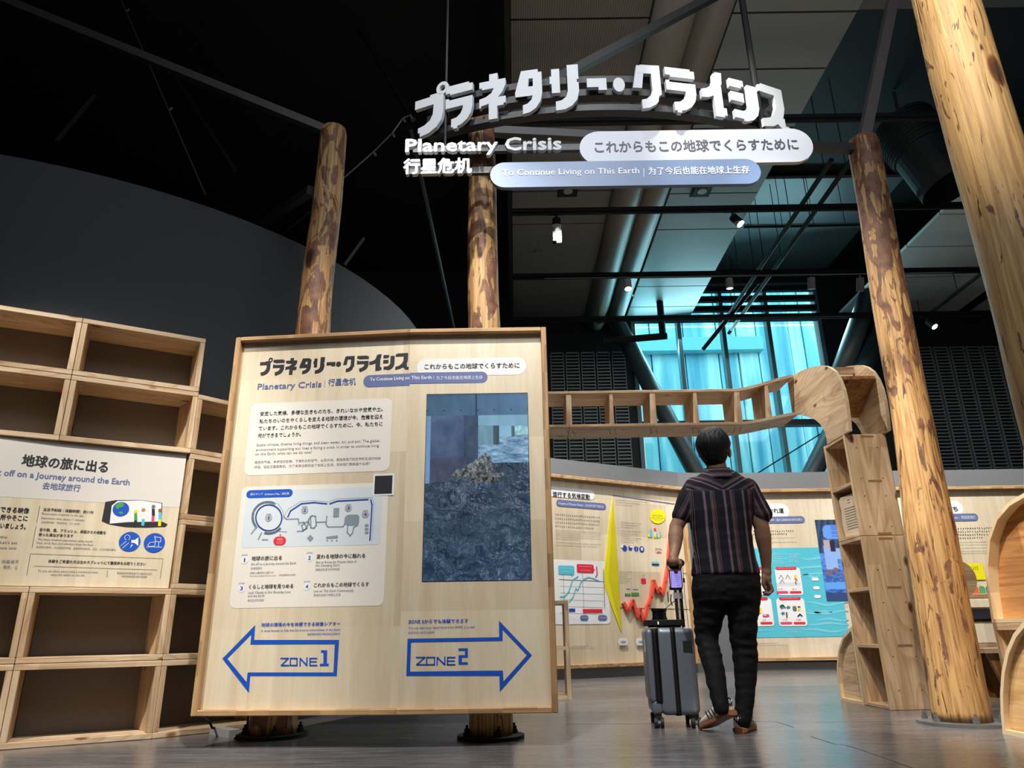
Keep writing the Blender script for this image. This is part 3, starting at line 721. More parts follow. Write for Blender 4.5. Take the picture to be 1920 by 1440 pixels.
S7([(318, 590), (275, 645)], 14, .0022, b); S7([(378, 635), (345, 700)], 14, .0022, b); S7([(548, 622), (628, 627)], 7, .0022, b); S7([(385, 705), (438, 706)], 14, .0022, b)
S7([(540, 340), (590, 420), (600, 470), (592, 500)], 5, .0022, b); S7([(600, 472), (625, 500), (745, 497), (752, 555)], 12, .0022, b)
S7([(735, 622), (790, 618), (830, 590), (850, 500), (880, 465), (915, 470), (925, 560), (900, 590), (870, 585), (865, 470)], 14, .0022, b)
S7([(760, 535), (800, 530), (830, 590), (790, 610), (778, 560), (840, 520), (860, 560)], 14, .0022, b); S7([(925, 530), (1020, 527)], 14, .0022, b)
S7([(1030, 468), (1022, 550), (1040, 577), (1190, 575), (1208, 550), (1215, 478)], 12, .0022, b)
S7([(1240, 555), (1233, 630), (1262, 665), (1285, 640), (1300, 580), (1340, 560)], 12, .0022, b)
S7([(600, 470), (640, 400), (770, 322), (900, 312), (1045, 328), (1130, 295), (1485, 282), (1500, 360), (1480, 710)], 3, .0022, b)
PL.rr(b, *z7(1218, 455), *z7(1350, 562), .3, .0024); PL.rr(b, *z7(1098, 388), *z7(1150, 480), .05, .0024)
for y in (562, 598, 634): PL.rr(b, *z7(1410, y - 12), *z7(1446, y + 12), .1, .0024)
for dx, dy in ((0, -18), (0, 18), (-18, 0), (18, 0)): PL.disc(b, *z7(865 + dx, 690 + dy), 2.6, .0024, 12)
PL.poly(b, [z7(1025, 675), z7(1140, 660), z7(1138, 690), z7(1022, 697)], .0024)
for x in (1035, 1080, 1128): PL.disc(b, *z7(x, 713), 1.6, .0024, 10)
b.build('printed_map', MAPGREY, SB)
b = MB(); S7(arc(450, 485, 130, 0, 360, 32), 13, .0028, b); S7([(640, 475), (668, 415), (775, 345), (900, 332), (1030, 345)], 13, .0028, b); S7([(1060, 345), (1135, 318), (1442, 302)], 13, .0028, b)
S7([(1470, 305), (1482, 355), (1460, 708)], 13, .0028, b); b.build('printed_map', NAVY, SB)
b = MB()
for x, y in ((448, 485), (808, 410), (1245, 388), (1415, 450)): PL.disc(b, *z7(x, y), 6.6, .003, 24)
b.build('printed_map', mat('disc_grey', srgb(170, 176, 184), .6), SB)
b = MB()
for k, (x, y) in enumerate(((448, 485), (808, 410), (1245, 388), (1415, 450))):
    X_, Y_ = z7(x, y); PL.text(b, str(k + 1), X_ - (2 if k else .8), Y_ + 3.2, X_ + (2.2 if k else 1.2), 8.6, .0036, .008); PL.text(b, 'ZONE', X_ - 4.5, Y_ - 5.6, X_ + 4.8, 3, .0036)
b.build('lettering', NAVY, SB)
b = MB(); PL.rr(b, *z7(500, 674), *z7(618, 758), .5, .003); PL.poly(b, [z7(556, 664), z7(574, 664), z7(565, 640)], .003); b.build('printed_pill', RED, SB)
b = MB(); PL.text(b, '現在地', *z7(532, 708), z7(588, 0)[0], 3.6, .0036); PL.greek(b, *z7(525, 727), z7(592, 0)[0], 2.2, .0036); PL.greek(b, *z7(530, 745), z7(585, 0)[0], 2.6, .0036, 2); b.build('lettering', WHITEP, SB)
b = MB(); PL.rr(b, 700.5, 889, 738, 928.5, .02, .0024); b.build('tag_plate', WHITEP, SB)
b = MB(); PL.rr(b, 703.5, 892.5, 735, 925.5, .01, .003); b.build('tag_plate', INK, SB)
# zone list
b = MB(); bi = MB(); bn = MB(); bg = MB()
for k, (cx, cy, jp, jx, jy, je, en) in enumerate((
        (205, 905, '地球の旅に出る', 277, 908, 578, [('Set off on a Journey around the Earth', 272, 958, 720, 5.6), ('去地球旅行', 268, 1000, 383, 4.6), ('（体験には整理券が必要です）', 258, 1045, 498, 4), ('(You need a numbered ticket to join.)｜（体验需要排队号码牌）', 258, 1072, 715, 3.4)]),
        (855, 883, '変わる地球の今に触れる', 927, 890, 1412, [('Get to Know the Present State of', 920, 940, 1326, 5.6), ('the Changing Earth', 917, 972, 1157, 5.6), ('接触正在变化中的地球', 916, 1013, 1158, 4.6)]),
        (175, 1188, 'くらしと地球を見つめる', 250, 1192, 692, [('Look Closely at Our Everyday Lives', 244, 1243, 667, 5.6), ('and the Earth', 240, 1277, 405, 5.6), ('关注生活与地球', 237, 1320, 398, 4.6)]),
        (829, 1170, 'これからもこの地球でくらす', 900, 1175, 1450, [('Live on This Earth Continuously', 898, 1228, 1296, 5.6), ('未来也在这个地球上生活', 896, 1268, 1165, 4.6)]))):
    PL.disc(b, *z7(cx, cy), 7.4, .002, 24); PL.stroke(b, [z7(cx - 2, cy + 40), z7(cx - 12, cy + 160)], .8, .002)
    X_, Y_ = z7(cx, cy); PL.text(bn, str(k + 1), X_ - (2.3 if k else 1), Y_ + 3.8, X_ + (2.5 if k else 1.4), 10, .0028, .008); PL.text(bn, 'ZONE', X_ - 5, Y_ - 7.5, X_ + 6, 3.6, .0028)
    PL.text(bi, jp, *z7(jx, jy), z7(je, 0)[0], 8.6, .0028, .015)
    for t_, x0, y0, x1, em in en: PL.text(bg, t_, *z7(x0, y0), z7(x1, 0)[0], em * 1.12, .0028)
b.build('printed_discs', mat('disc_white', srgb(232, 236, 240), .6), SB); bi.build('lettering', INK, SB); bn.build('lettering', NAVY, SB); bg.build('lettering', MIDGREY, SB)
# arrows and zone words
b = MB(); PL.ring(b, [z8(*p) for p in ((157, 315), (326, 142), (320, 219), (757, 219), (745, 404), (300, 404), (293, 491))], [z8(*p) for p in ((182, 315), (306, 190), (301, 242), (735, 240), (728, 386), (287, 386), (281, 435))], .0015)
PL.stroke(b, [z8(458, 314), z8(496, 314), z8(460, 350), z8(498, 350)], 2.4, .0015); PL.stroke(b, [z8(507, 314), z8(541, 314), z8(540, 350), z8(506, 350)], 2.4, .0015, True)
PL.stroke(b, [z8(556, 352), z8(557, 314), z8(591, 350), z8(592, 311)], 2.4, .0015); PL.stroke(b, [z8(643, 314), z8(608, 314), z8(607, 350), z8(643, 350)], 2.4, .0015); PL.stroke(b, [z8(608, 331), z8(640, 331)], 2.2, .0015)
PL.poly(b, [z8(*p) for p in ((664, 272), (696, 272), (694, 341), (704, 341), (703, 353), (658, 353), (659, 341), (676, 341), (677, 284), (664, 284))], .0015)
b.build('printed_arrow', BLUE, SB, fix=False)
b = MB(); PR.ring(b, [z8(*p) for p in ((1109, 213), (1580, 205), (1579, 120), (1748, 297), (1583, 485), (1581, 403), (1102, 403))], [z8(*p) for p in ((1127, 231), (1597, 223), (1598, 166), (1723, 297), (1602, 432), (1599, 376), (1122, 382))], .0015)
PR.stroke(b, [z8(1154, 309), z8(1198, 309), z8(1156, 346), z8(1200, 346)], 2.4, .0015); PR.stroke(b, [z8(1208, 309), z8(1248, 309), z8(1247, 346), z8(1207, 346)], 2.4, .0015, True)
PR.stroke(b, [z8(1261, 348), z8(1262, 309), z8(1300, 346), z8(1301, 306)], 2.4, .0015); PR.stroke(b, [z8(1353, 309), z8(1315, 309), z8(1314, 346), z8(1353, 346)], 2.4, .0015); PR.stroke(b, [z8(1315, 327), z8(1350, 327)], 2.2, .0015)
PR.poly(b, [z8(*p) for p in ((1371, 262), (1419, 262), (1419, 309), (1388, 309), (1388, 333), (1419, 333), (1419, 345), (1371, 345), (1371, 297), (1404, 297), (1404, 274), (1371, 274))], .0015)
b.build('printed_arrow', BLUE, SB)
b = MB(); PL.text(b, '地球の環境の今を体感できる映像シアター', *z8(357, 149), z8(762, 0)[0], 7.6, .002, .02); PL.text(b, 'A visual theater to fully feel the present environment of the Earth', *z8(355, 177), z8(761, 0)[0], 6, .002)
PL.text(b, '能感触地球环境的现在的剧场', *z8(594, 194), z8(760, 0)[0], 4.6, .002)
PR.text(b, 'ZONE 2からでも体験できます', *z8(1113, 133), z8(1421, 0)[0], 8.2, .002, .02); PR.text(b, 'You can start your experience from ZONE 2 as well', *z8(1113, 162), z8(1454, 0)[0], 6, .002); PR.text(b, '从ZONE 2也可以体验', *z8(1112, 186), z8(1247, 0)[0], 4.8, .002)
b.build('lettering', BLUE, SB)

# river screen: flat moving-picture display let into the board
def fbm(x, y, o=4):
    return noise.fractal(Vector((x, y, 3.3)), 0.6, 2.1, o)


def river(u, v):
    """u right, v down (0..1) -> colour of the flood film still"""
    c = [52, 80, 112]
    st = 8 * fbm(u * 7, v * 5)
    if v < .125:
        g = 1.0 + .25 * (u) - .1 * (v < .01)
        c = [58 * g, 92 * g, 124 * g]
        if abs(u - .49) < .004: c = [30, 50, 74]
        if abs(v - .095) < .004 and (u * 6) % 1 < .06: c = [28, 40, 60]
    elif u < .045 and v < .5: c = [96, 140, 190]
    elif u < .51 and v < .49 - max(0, u - .2) * .3:
        d = (u > .37) * 14
        c = [70 - d - 30 * v, 96 - d - 45 * v, 140 - d * 1.6 - 70 * v]; st = 14 * fbm(u * 6, v * 9)
        if v > .36 and u < .4: c = [64, 72, 100]
    elif v < .17 + .02 * u: c = [110, 165, 195]
    elif u < .72 and v < .29:
        c = [96, 140, 164] if u < .66 else [58, 78, 92]; st = 10 * fbm(u * 20, v * 4)
    elif u < .87 and v < .245: c = [118, 176, 204] if u < .84 else [70, 96, 110]
    elif v < .24: c = [130, 190, 205]; st = 34 * fbm(u * 30, v * 40)
    elif v < .39:
        c = [108, 152, 188]; st = 46 * fbm(u * 9, v * 60)
    else:
        k = (v - .39) / .61
        w_ = .06 * fbm(u * 4, v * 9, 3); a = fbm(u * (5 - 2 * k) + 3, (v + w_) * 26, 6); e_ = 1 - abs(2.6 * fbm(u * 11 + 1, (v + w_) * 34 + 4, 5)) - .62
        c = [42 - 6 * k, 62 - 4 * k, 84]; st = 26 * a + 150 * max(0, e_) * (.45 + .8 * max(0, fbm(u * 3, v * 5, 3) + .35))
        hx = max(0, 1 - abs(u - .56) / .14) * (v < .52)
        if v < .5 and hx > 0 and v > .36 + .13 * (1 - hx): c = [86, 92, 96]; st = 50 * e_
    m_ = sum(c) / 3
    return [max(2, min(250, (q * .8 + m_ * .2) * .93 + st)) for q in c]


def river_top(u, v):
    hw = (v - .335) * 1.25 + .07 * fbm(u * 5 + 9, v * 14); lft = (v - .335) * 2.3 + .10 * fbm(u * 7, v * 20)
    if .33 < v < .47 and (0 <= u - .57 < hw or 0 < .57 - u < lft):
        q = fbm(u * 34, v * 40, 6); k = 1 - (v - .33) * 2.2; return [max(4, (98 + 90 * q) * k), max(4, (104 + 86 * q) * k), max(4, (108 + 80 * q) * k)]
    return river(u, v)


def picture(name, pl, x0, y0, x1, y1, nx, ny, fn, strength, par, lift=.001):
    a0, zt = pl.hit(x0, y0); a1, _ = pl.hit(x1, y0); _, z0 = pl.hit(x0, y1)
    vs = [pl.P(a0 + (a1 - a0) * i / nx, zt + (z0 - zt) * j / ny, lift) for j in range(ny + 1) for i in range(nx + 1)]
    fs = [(j * (nx + 1) + i, (j + 1) * (nx + 1) + i, (j + 1) * (nx + 1) + i + 1, j * (nx + 1) + i + 1) for j in range(ny) for i in range(nx)]
    org = sum(vs, Vector()) / len(vs); me = bpy.data.meshes.new(name); me.from_pydata([v - org for v in vs], [], fs)
    ca = me.color_attributes.new('picture', 'FLOAT_COLOR', 'POINT'); buf = []
    for j in range(ny + 1):
        for i in range(nx + 1): buf += [*srgb(*fn(i / nx, j / ny)), 1.0]
    ca.data.foreach_set('color', buf)
    m = bpy.data.materials.new(name + '_display'); m.use_nodes = True; t = N(m); at_ = t.n('ShaderNodeVertexColor', layer_name='picture')
    t.b.inputs['Base Color'].default_value = (.01, .01, .012, 1); t.b.inputs['Roughness'].default_value = .25
    t.l(at_.outputs[0], t.b.inputs['Emission Color']); t.b.inputs['Emission Strength'].default_value = strength
    return link(name, me, m, par, org)


a0, zt = PR.hit(800, 739); a1, _ = PR.hit(989.5, 739); _, z0 = PR.hit(795, 1091.5)
MB().prism([(a0, z0), (a1, z0), (a1, zt), (a0, zt)], lambda x, y, d: PR.P(x, y, .0006) - PR.n * d, .0005).build('screen_border', BLACK, SB, fix=True)
picture('screen', PR, 801, 740, 988.5, 1090, 150, 270, river_top, .62, SB, .0012)

# ------------------------------------------------------------------ round timber posts
def post(base, top, prof, label, plate_r, bolts=4, nseg=90, seed=1, zbottom=.02, m=None):
    base = Vector(base); top = Vector(top); t = thing('log_post', label, 'post', (base.x, base.y, 0))
    b = MB(); n = 28; rings = []
    for k in range(nseg + 1):
        f = k / nseg; c = base.lerp(top, f); c.z = zbottom + (top.z - zbottom) * f; z = c.z
        r0 = prof[0][1]
        for (za, ra), (zc_, rc) in zip(prof, prof[1:]):
            if za <= z <= zc_: r0 = ra + (rc - ra) * (z - za) / (zc_ - za)
            elif z > zc_: r0 = rc
        wob = Vector((noise.noise(Vector((z * .9, seed, 0))), noise.noise(Vector((z * .9, seed + 9, 5))), 0)) * .02
        ring = []
        for i in range(n):
            a = 2 * PI * i / n
            r = r0 * (1 + .05 * noise.noise(Vector((math.cos(a) * 1.3, math.sin(a) * 1.3, z * 1.5 + seed * 3))) + .025 * noise.noise(Vector((math.cos(a) * 4, math.sin(a) * 4, z * 3 + seed))))
            if k == nseg: r *= .9
            ring.append(c + wob + Vector((r * math.cos(a), r * math.sin(a), 0)))
        rings.append(ring)
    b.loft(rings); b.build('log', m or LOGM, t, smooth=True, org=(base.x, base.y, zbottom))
    if plate_r:
        MB().tube((base.x, base.y, 0), (base.x, base.y, .018), plate_r, n=48).build('base_plate', STEEL if plate_r > .2 else BLKMET, t)
        for k in range(bolts):
            a = 2 * PI * k / bolts + .35; p = Vector((base.x + (plate_r - .045) * math.cos(a), base.y + (plate_r - .045) * math.sin(a), .018))
            MB().tube(p, p + Vector((0, 0, .016)), .019, n=6).tube(p + Vector((0, 0, .016)), p + Vector((0, 0, .034)), .014, n=6).tube(p + Vector((0, 0, .034)), p + Vector((0, 0, .05)), .007, n=8).build('anchor_bolt', STEEL if plate_r > .2 else BLKMET, t)
    return t


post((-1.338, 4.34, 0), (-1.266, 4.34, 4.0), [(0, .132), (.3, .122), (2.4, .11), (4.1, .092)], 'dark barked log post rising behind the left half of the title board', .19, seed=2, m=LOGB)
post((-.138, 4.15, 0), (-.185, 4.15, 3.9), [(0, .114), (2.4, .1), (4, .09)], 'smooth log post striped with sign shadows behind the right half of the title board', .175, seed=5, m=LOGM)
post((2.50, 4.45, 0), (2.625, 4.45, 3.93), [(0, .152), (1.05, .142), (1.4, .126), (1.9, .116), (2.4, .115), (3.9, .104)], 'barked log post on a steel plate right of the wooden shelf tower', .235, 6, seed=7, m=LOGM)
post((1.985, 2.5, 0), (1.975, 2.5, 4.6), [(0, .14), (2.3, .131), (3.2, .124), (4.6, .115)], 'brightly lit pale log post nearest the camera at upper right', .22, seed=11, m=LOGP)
# steel members joining the post heads
for p0, p1, w, lb in ((Vector((-1.30, 4.34, 3.98)), Vector((-4.8, 3.82, 5.35)), .06, 'dark steel beam sloping up left from the barked post head'),
                      (Vector((-1.40, 4.36, 3.50)), Vector((-2.38, 6.0, 4.26)), .06, 'dark steel strut running back left from below the barked post head'),
                      (Vector((2.64, 4.45, 3.96)), at(1682, -40, 4.45), .075, 'upright square steel bar above the post right of the tower'),
                      (Vector((-.19, 4.15, 3.92)), at(1345, -10, 4.3), .06, 'dark steel beam rising right behind the overhead sign'),
                      (Vector((-.10, 4.16, 3.82)), Vector((2.56, 4.44, 3.84)), .06, 'flat steel tie bar linking two post heads behind the overhead sign')):
    tag(MB().bar(p0, p1, w, w).build('steel_beam', GREYMET if w < .07 else mat('warm_grey_steel', srgb(92, 86, 86), .45, .3)), lb, 'beam')

# ------------------------------------------------------------------ lighting rails and track lights under the ceiling
for k, (y, x0, x1, lb) in enumerate(((6.12, .03, 9, 'nearest black rail crossing below the ceiling behind the overhead sign'), (7.78, .03, 9, 'black rail carrying two track lights just below the overhead sign'),
                                     (9.5, .03, 9.5, 'black rail carrying the middle row of track lights'), (11.05, .03, 10, 'farthest black rail close above the teal window'))):
    b = MB().tube((x0, y, 5.5), (x1, y, 5.5), .035, n=10); b.box(x0, y - .03, 5.43, x1, y - .0, 5.45)
    tag(b.build('lighting_rail', BLKMET), lb, 'rail', 'rails under the ceiling')
for x, z, lb in ((3.72, 5.62, 'left one of two black rails running away from the viewer beside the teal window'), (3.98, 5.66, 'right one of two black rails running away from the viewer beside the teal window'), (7.2, 5.62, 'black rail running away under the pale ceiling at right')):
    b = MB().tube((x, 7.0, z), (x, 12.15, z), .03, n=10)
    for k in range(5): b.tube((x, 7.2 + k * 1.1, z), (x, 7.2 + k * 1.1, 6.95 if x < 6 else 6.0), .006, n=6)
    tag(b.build('lighting_rail', BLKMET), lb, 'rail')
tag(MB().tube(at(1318, 655, 11.6), at(1420, 530, 10.7), .035).build('stage_pole', BLKMET), 'short slanting black pole ending in front of the teal window', 'pole')
zr = at(1500, 424, 9.0).z; xr0, xr1 = at(1395, 424, 9.0).x, at(1625, 424, 9.0).x
b = MB().tube((xr0, 9.0, zr), (xr1, 9.0, zr), .022, n=8)
for k in range(4): b.tube((xr0 + .1 + k * .45, 9.0, zr), (xr0 + .1 + k * .45, 9.0, 7.0), .005, n=6)
tag(b.build('hanging_rail', BLKMET), 'thin black rail on wires between the overhead sign and the tower post', 'rail')
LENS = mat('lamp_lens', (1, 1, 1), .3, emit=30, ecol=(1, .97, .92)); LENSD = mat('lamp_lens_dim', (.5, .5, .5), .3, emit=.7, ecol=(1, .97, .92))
tl = [(1043, 405, 7.78, (0, -.1, -1), .2, LENSD, 'track light hanging straight down at left with a bright strip on its snoot'), (1373, 400, 7.78, (.45, -.25, -.8), .15, LENS, 'bright track light tilted to the right below the end of the overhead sign'),
      (1176, 520, 9.5, (0, -.15, -1), .15, LENS, 'small lit track light in front of the grey tubes'), (1366, 517, 9.5, (0, .1, -1), .15, LENSD, 'dim track light above the teal window'),
      (1520, 515, 9.5, (0, .3, -1), .17, None, 'unlit track light left of the tower post'), (1612, 515, 9.5, (0, .4, -1), .2, None, 'unlit track light hanging directly behind the tower post'), (1738, 598, 11.05, (.3, -.5, -.8), .16, LENS, 'glaring track light above the right slatted panels')]
for px, py, y, d, L_, lm, lb in tl:
    p = at(px, py, y); t = thing('track_light', lb, 'spotlight', p, 'track lights'); d = Vector(d).normalized()
    MB().box(p.x - .1, p.y - .018, p.z + .015, p.x + .1, p.y + .018, p.z + .045).build('driver_box', BLKMET, t)
    MB().tube(p + Vector((0, 0, .014)), p - Vector((0, 0, .05)), .012, n=8).build('bracket', BLKMET, t)
    q = p - Vector((0, 0, .05)); MB().tube(q, q + d * L_, .052, .055, n=20).build('lamp_body', BLKMET, t, smooth=False)
    if lm: MB().tube(q + d * (L_ + .001), q + d * (L_ + .004), .047, n=20).build('lens', lm, t)
    if px == 1043:
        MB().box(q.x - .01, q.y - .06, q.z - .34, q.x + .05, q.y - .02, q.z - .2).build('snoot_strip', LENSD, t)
        MB().box(q.x - .055, q.y - .055, q.z - .33, q.x - .01, q.y + .03, q.z - .2).build('snoot', BLKMET, t)
# large ventilation duct at upper right
d0, d1 = at(1690, 235, 7.6), at(1782, 352, 7.4)
b = MB().tube(d0, d0.lerp(d1, .45), .36, .36, n=28).tube(d0.lerp(d1, .45), d1, .33, .33, n=28, cap=False)
for k in range(9): b.tube(d0.lerp(d1, .04 + k * .045), d0.lerp(d1, .055 + k * .045), .375, n=28)
b.tube(d0, Vector((d0.x, d0.y, 7.08)), .02, n=8)
tag(b.build('ventilation_duct', mat('duct_dark', srgb(44, 50, 53), .5), smooth=False), 'dark round ventilation duct with ribbed collar at upper right', 'duct')
for a, c, r, lb in ((at(642, 0, 6.5), at(775, 225, 6.3), .03, 'faint dark pipe falling from the top edge towards the title letters'), (at(768, 240, 6.3), at(850, 620, 9.5), .035, 'faint dark pipe with clamps running down behind the title board'),
                    (at(106, 265, 6.5), at(178, 178, 6.5), .03, 'short dark rod with bright ends at far upper left'), (at(645, 497, 7.5), at(682, 446, 7.5), .025, 'short grey rod beside the barked post'), (at(295, 95, 6.6), at(440, 320, 6.6), .03, 'faint dark pipe at upper left')):
    tag(MB().tube(a, c, r, n=8).build('ceiling_pipe', mat('very_dark_pipe', srgb(18, 21, 24), .5)), lb, 'pipe')
b = MB().tube(at(225, -5, 5.5), at(385, 365, 5.5), .006, n=6)
for f in (.08, .35, .6): q = at(225, -5, 5.5).lerp(at(385, 365, 5.5), f); b.tube(q, q + Vector((.03, 0, .03)), .012, n=6)
tag(b.build('hanging_cable', mat('cable_grey', srgb(66, 68, 70), .5)), 'thin straight pale cable crossing the dark ceiling at left', 'cable')
b = MB(); pts = [at(643, 335, 4.5), at(700, 285, 4.55), at(735, 250, 4.6), at(755, 222, 4.6), at(768, 216, 4.6)]
for p, q in zip(pts, pts[1:]): b.tube(p, q, .005, n=6); b.tube(q, q + Vector((.02, 0, -.03)), .01, n=6)
for p, q in zip([at(590, 390, 4.6)], [at(528, 440, 5.2)]): b.tube(p, q, .005, n=6)
tag(b.build('hanging_cable', MATS['cable_grey']), 'drooping lamp cable running from the barked post to the title letters', 'cable')
b = MB()
for k in range(26): b.box(-2.6 + k * .12, 11.6, 5.25, -2.55 + k * .12, 11.65, 5.55)
b.box(-2.7, 11.6, 5.2, .6, 11.65, 5.25).box(-2.7, 11.6, 5.55, .6, 11.65, 5.6)
tag(b.build('metal_grating', mat('grating', srgb(26, 28, 30), .5)), 'dark comb-like metal grating far behind between the two left posts', 'grating')

# ------------------------------------------------------------------ stacked open boxes against the drum wall
BACKM = mat('brown_grey_backing', srgb(116, 108, 100), 0.8)  # panels stand in for the grey wall; brown tint paints its warm reflected light


def shelf_box(o, ang, w, d, h, label, group, t=.031):
    """box whose left-front-bottom corner stands at o, front edge running along ang"""
    e = thing('wooden_shelf_box', label, 'shelf', o, group); e.rotation_euler = (0, 0, ang); tp_ = d * math.tan(math.radians(2.5))
    def part(name, x0, y0, z0, x1, y1, z1, m):
        me = MB().box(x0, y0, z0, x1, y1, z1)
        for v in me.v:                       # sides follow the radius of the drum, so each box narrows towards its back
            if name != 'back_panel': v.x += tp_ * (v.y / d) * (1 - 2 * v.x / w)
        c = Vector(((x0 + x1) / 2, (y0 + y1) / 2, z0)); me2 = me.mesh(name, c)
        bm = bmesh.new(); bm.from_mesh(me2); bmesh.ops.bevel(bm, geom=list(bm.edges), offset=.0025, segments=1, affect='EDGES'); bm.to_mesh(me2); bm.free()
        me2.materials.append(m); p = bpy.data.objects.new(name, me2); COL.objects.link(p); p.parent = e; p.location = c
    g = .0012
    part('bottom_board', g, 0, g, w - g, d, t, WOOD_X); part('top_board', g, 0, h - t, w - g, d, h - g, WOOD_X)
    part('side_board', g, .001, t, t, d, h - t, WOOD_Z); part('side_board', w - t, .001, t, w - g, d, h - t, WOOD_Z)
    part('back_panel', t + tp_, d - .012, t, w - t - tp_, d - .002, h - t, BACKM)
    return e


Bp = Vector((-1.981, 4.31, 0)); aAB = math.atan2(4.31 - 3.962, -1.981 + 2.583); wAB = math.hypot(.602, .348)
Ap = Vector((-2.583, 3.962, 0)); aLA = math.radians(28); aBC = math.radians(48)
rows = {0: (0, .4), 1: (.4, .386), 2: (.786, .402), 3: (1.188, .4), 4: (1.588, .397), 5: (1.985, .366)}
nmr = ['bottom row', 'second row from floor', 'third row from floor', 'fourth row from floor', 'row above the printed notice', 'top row']
GB = 'stacked wooden shelf boxes on the left'
for r in (0, 1, 4, 5):
    z, h = rows[r]
    shelf_box(Ap + Vector((0, 0, z)), aAB, wAB, .30, h, 'empty wooden shelf box in the middle left column, ' + nmr[r], GB)
    L0 = Ap - Vector((math.cos(aLA), math.sin(aLA), 0)) * wAB
    shelf_box(L0 + Vector((0, 0, z)), aLA, wAB, .30, h, 'empty wooden shelf box cut by the left picture edge, ' + nmr[r], GB)
for r in range(5):
    z, h = rows[r]
    shelf_box(Bp + Vector((0, 0, z)), aBC, .66, .30, h if r < 4 else .385, 'wooden shelf box half hidden by the title board, ' + nmr[r].replace('row above the printed notice', 'top of its column'), GB)

# journey board set into the shelves
dAB = Vector((math.cos(aAB), math.sin(aAB), 0)); PJ = Plane(Bp - dAB, Bp)
PJ.o -= PJ.n * .028
JB = thing('journey_board', 'printed plywood notice with globe drawing set among the left shelf boxes', 'notice board', Bp - dAB * .7 + Vector((0, 0, .79)))
ja0 = PJ.hit(-140, 950)[0]; ja1 = PJ.hit(334, 980)[0] - .004 ; jz0, jz1 = .79, 1.586
MB().prism([(ja0, jz0), (ja1, jz0), (ja1, jz1), (ja0, jz1)], lambda x, y, d: PJ.P(x, y, 0) - PJ.n * d, .05).build('board_panel', PLY_Z, JB, fix=True)
zj = lambda x, y: (x / 4, 840 + y / 4)
b = MB(); zs = [(ja0, jz1 - .002), (ja0, PJ.hit(0, 931)[1] + .01)] + [(PJ.hit(px, 935)[0], PJ.hit(px, 931 + k)[1]) for px, k in ((0, 0), (100, 6), (200, 12), (320, 20))] + [(ja1 - .001, PJ.hit(335, 951)[1]), (ja1 - .001, jz1 - .002)]
PJ.poly(b, zs, .0008, px=False); b.build('printed_band', mat('milky_band', srgb(222, 218, 212), .6), JB)
b = MB(); PJ.text(b, '地球の旅に出る', 40, 871.5, 203, 24, .002, .03)
for t_, x0, y0, x1 in (('できる映像', 0, 476, 218), ('所やそこに', 0, 535, 205), ('いましょう。', 0, 598, 192)): PJ.text(b, t_, *zj(x0, y0), x1 / 4, 11.5, .002, .02)
for t_, x0, y0, x1, em in (('当日予約制｜体験時間：約11分', 325, 470, 704, 6.6), ('音や熱、風、フラッシュ、床面からの振動を', 295, 622, 797, 6.6), ('使った演出があります', 287, 658, 550, 6.6), ('体験をご希望の方は左のタブレットにて整理券をお取りください', 360, 858, 1096, 6.6)):
    PJ.text(b, t_, *zj(x0, y0), x1 / 4, em, .002, .02)
b.build('lettering', INK, JB)
b = MB(); PJ.text(b, 'Set off on a Journey around the Earth', -22, 889.5, 245.5, 16.5, .002, .02); PJ.text(b, '去地球旅行', 79, 916, 150.5, 14.5, .002, .015); b.build('lettering', BLUEGREY, JB)
b = MB()
for t_, x0, y0, x1, em in (('the', 0, 675, 53, 7.6), ("Let's set", 0, 716, 130, 7.6), ('ace and', 0, 756, 118, 7.6), ('向着遥不', 12, 862, 140, 7.6), ('相会，让', 22, 903, 132, 7.6), ('Reservation required on the day｜', 315, 498, 640, 5.8), ('Experience time: about 11 minutes', 310, 531, 635, 5.8),
                           ('当天预约制｜体验时间：约11分钟', 308, 562, 598, 4.6), ('The show involved expressions using sound,', 280, 690, 697, 5.8), ('heat, wind, flash and vibration from the floor', 275, 717, 702, 5.8), ('在观看过程中，可以感受到声音、温度和吹来的风、闪光，以及地面的震动', 270, 748, 870, 4.6),
                           ('To join the show, please take a numbered ticket', 283, 928, 737, 5.8), ('using the tablet on the left', 378, 956, 635, 5.8), ('希望体验的参观者可以通过左边的', 875, 944, 1140, 4.6), ('平板电脑领取排队号码牌', 908, 969, 1101, 4.6)):
    PJ.text(b, t_, *zj(x0, y0), x1 / 4, em, .002)
b.build('lettering', MIDGREY, JB)
b = MB()
for pts in ([(298, 435), (275, 560)], [(270, 588), (240, 748)], [(200, 955), (228, 793), (1222, 830), (1200, 980)], [(252, 885), (1178, 915)], [(805, 920), (803, 970)]): PJ.stroke(b, [zj(*p) for p in pts], .7, .002)
b.build('printed_rule', INK, JB)
J = lambda m, fnc: (lambda bb: (fnc(bb), bb.build('printed_drawing', m, JB)))(MB())
zp = lambda pts: [zj(*p) for p in pts]
J(INK, lambda q: PJ.poly(q, zp([(763, 548), (790, 405), (870, 391), (1060, 391), (1218, 412), (1210, 550), (1257, 572), (1240, 590), (1100, 596), (940, 592), (820, 572)]), .0022))
J(WHITEP, lambda q: PJ.poly(q, zp([(838, 432), (880, 398), (1060, 394), (1212, 416), (1203, 552), (960, 556), (822, 568)]), .0028))
J(BLUE, lambda q: (PJ.disc(q, *zj(907, 460), 15.5, .0034), PJ.disc(q, *zj(973, 702), 20.2, .0028), PJ.disc(q, *zj(1158, 711), 19.8, .0028)))
J(GREEN, lambda q: (PJ.poly(q, zp([(865, 430), (900, 405), (930, 412), (925, 440), (895, 450), (875, 462)]), .004), PJ.poly(q, zp([(890, 480), (915, 475), (925, 490), (900, 498)]), .004)))
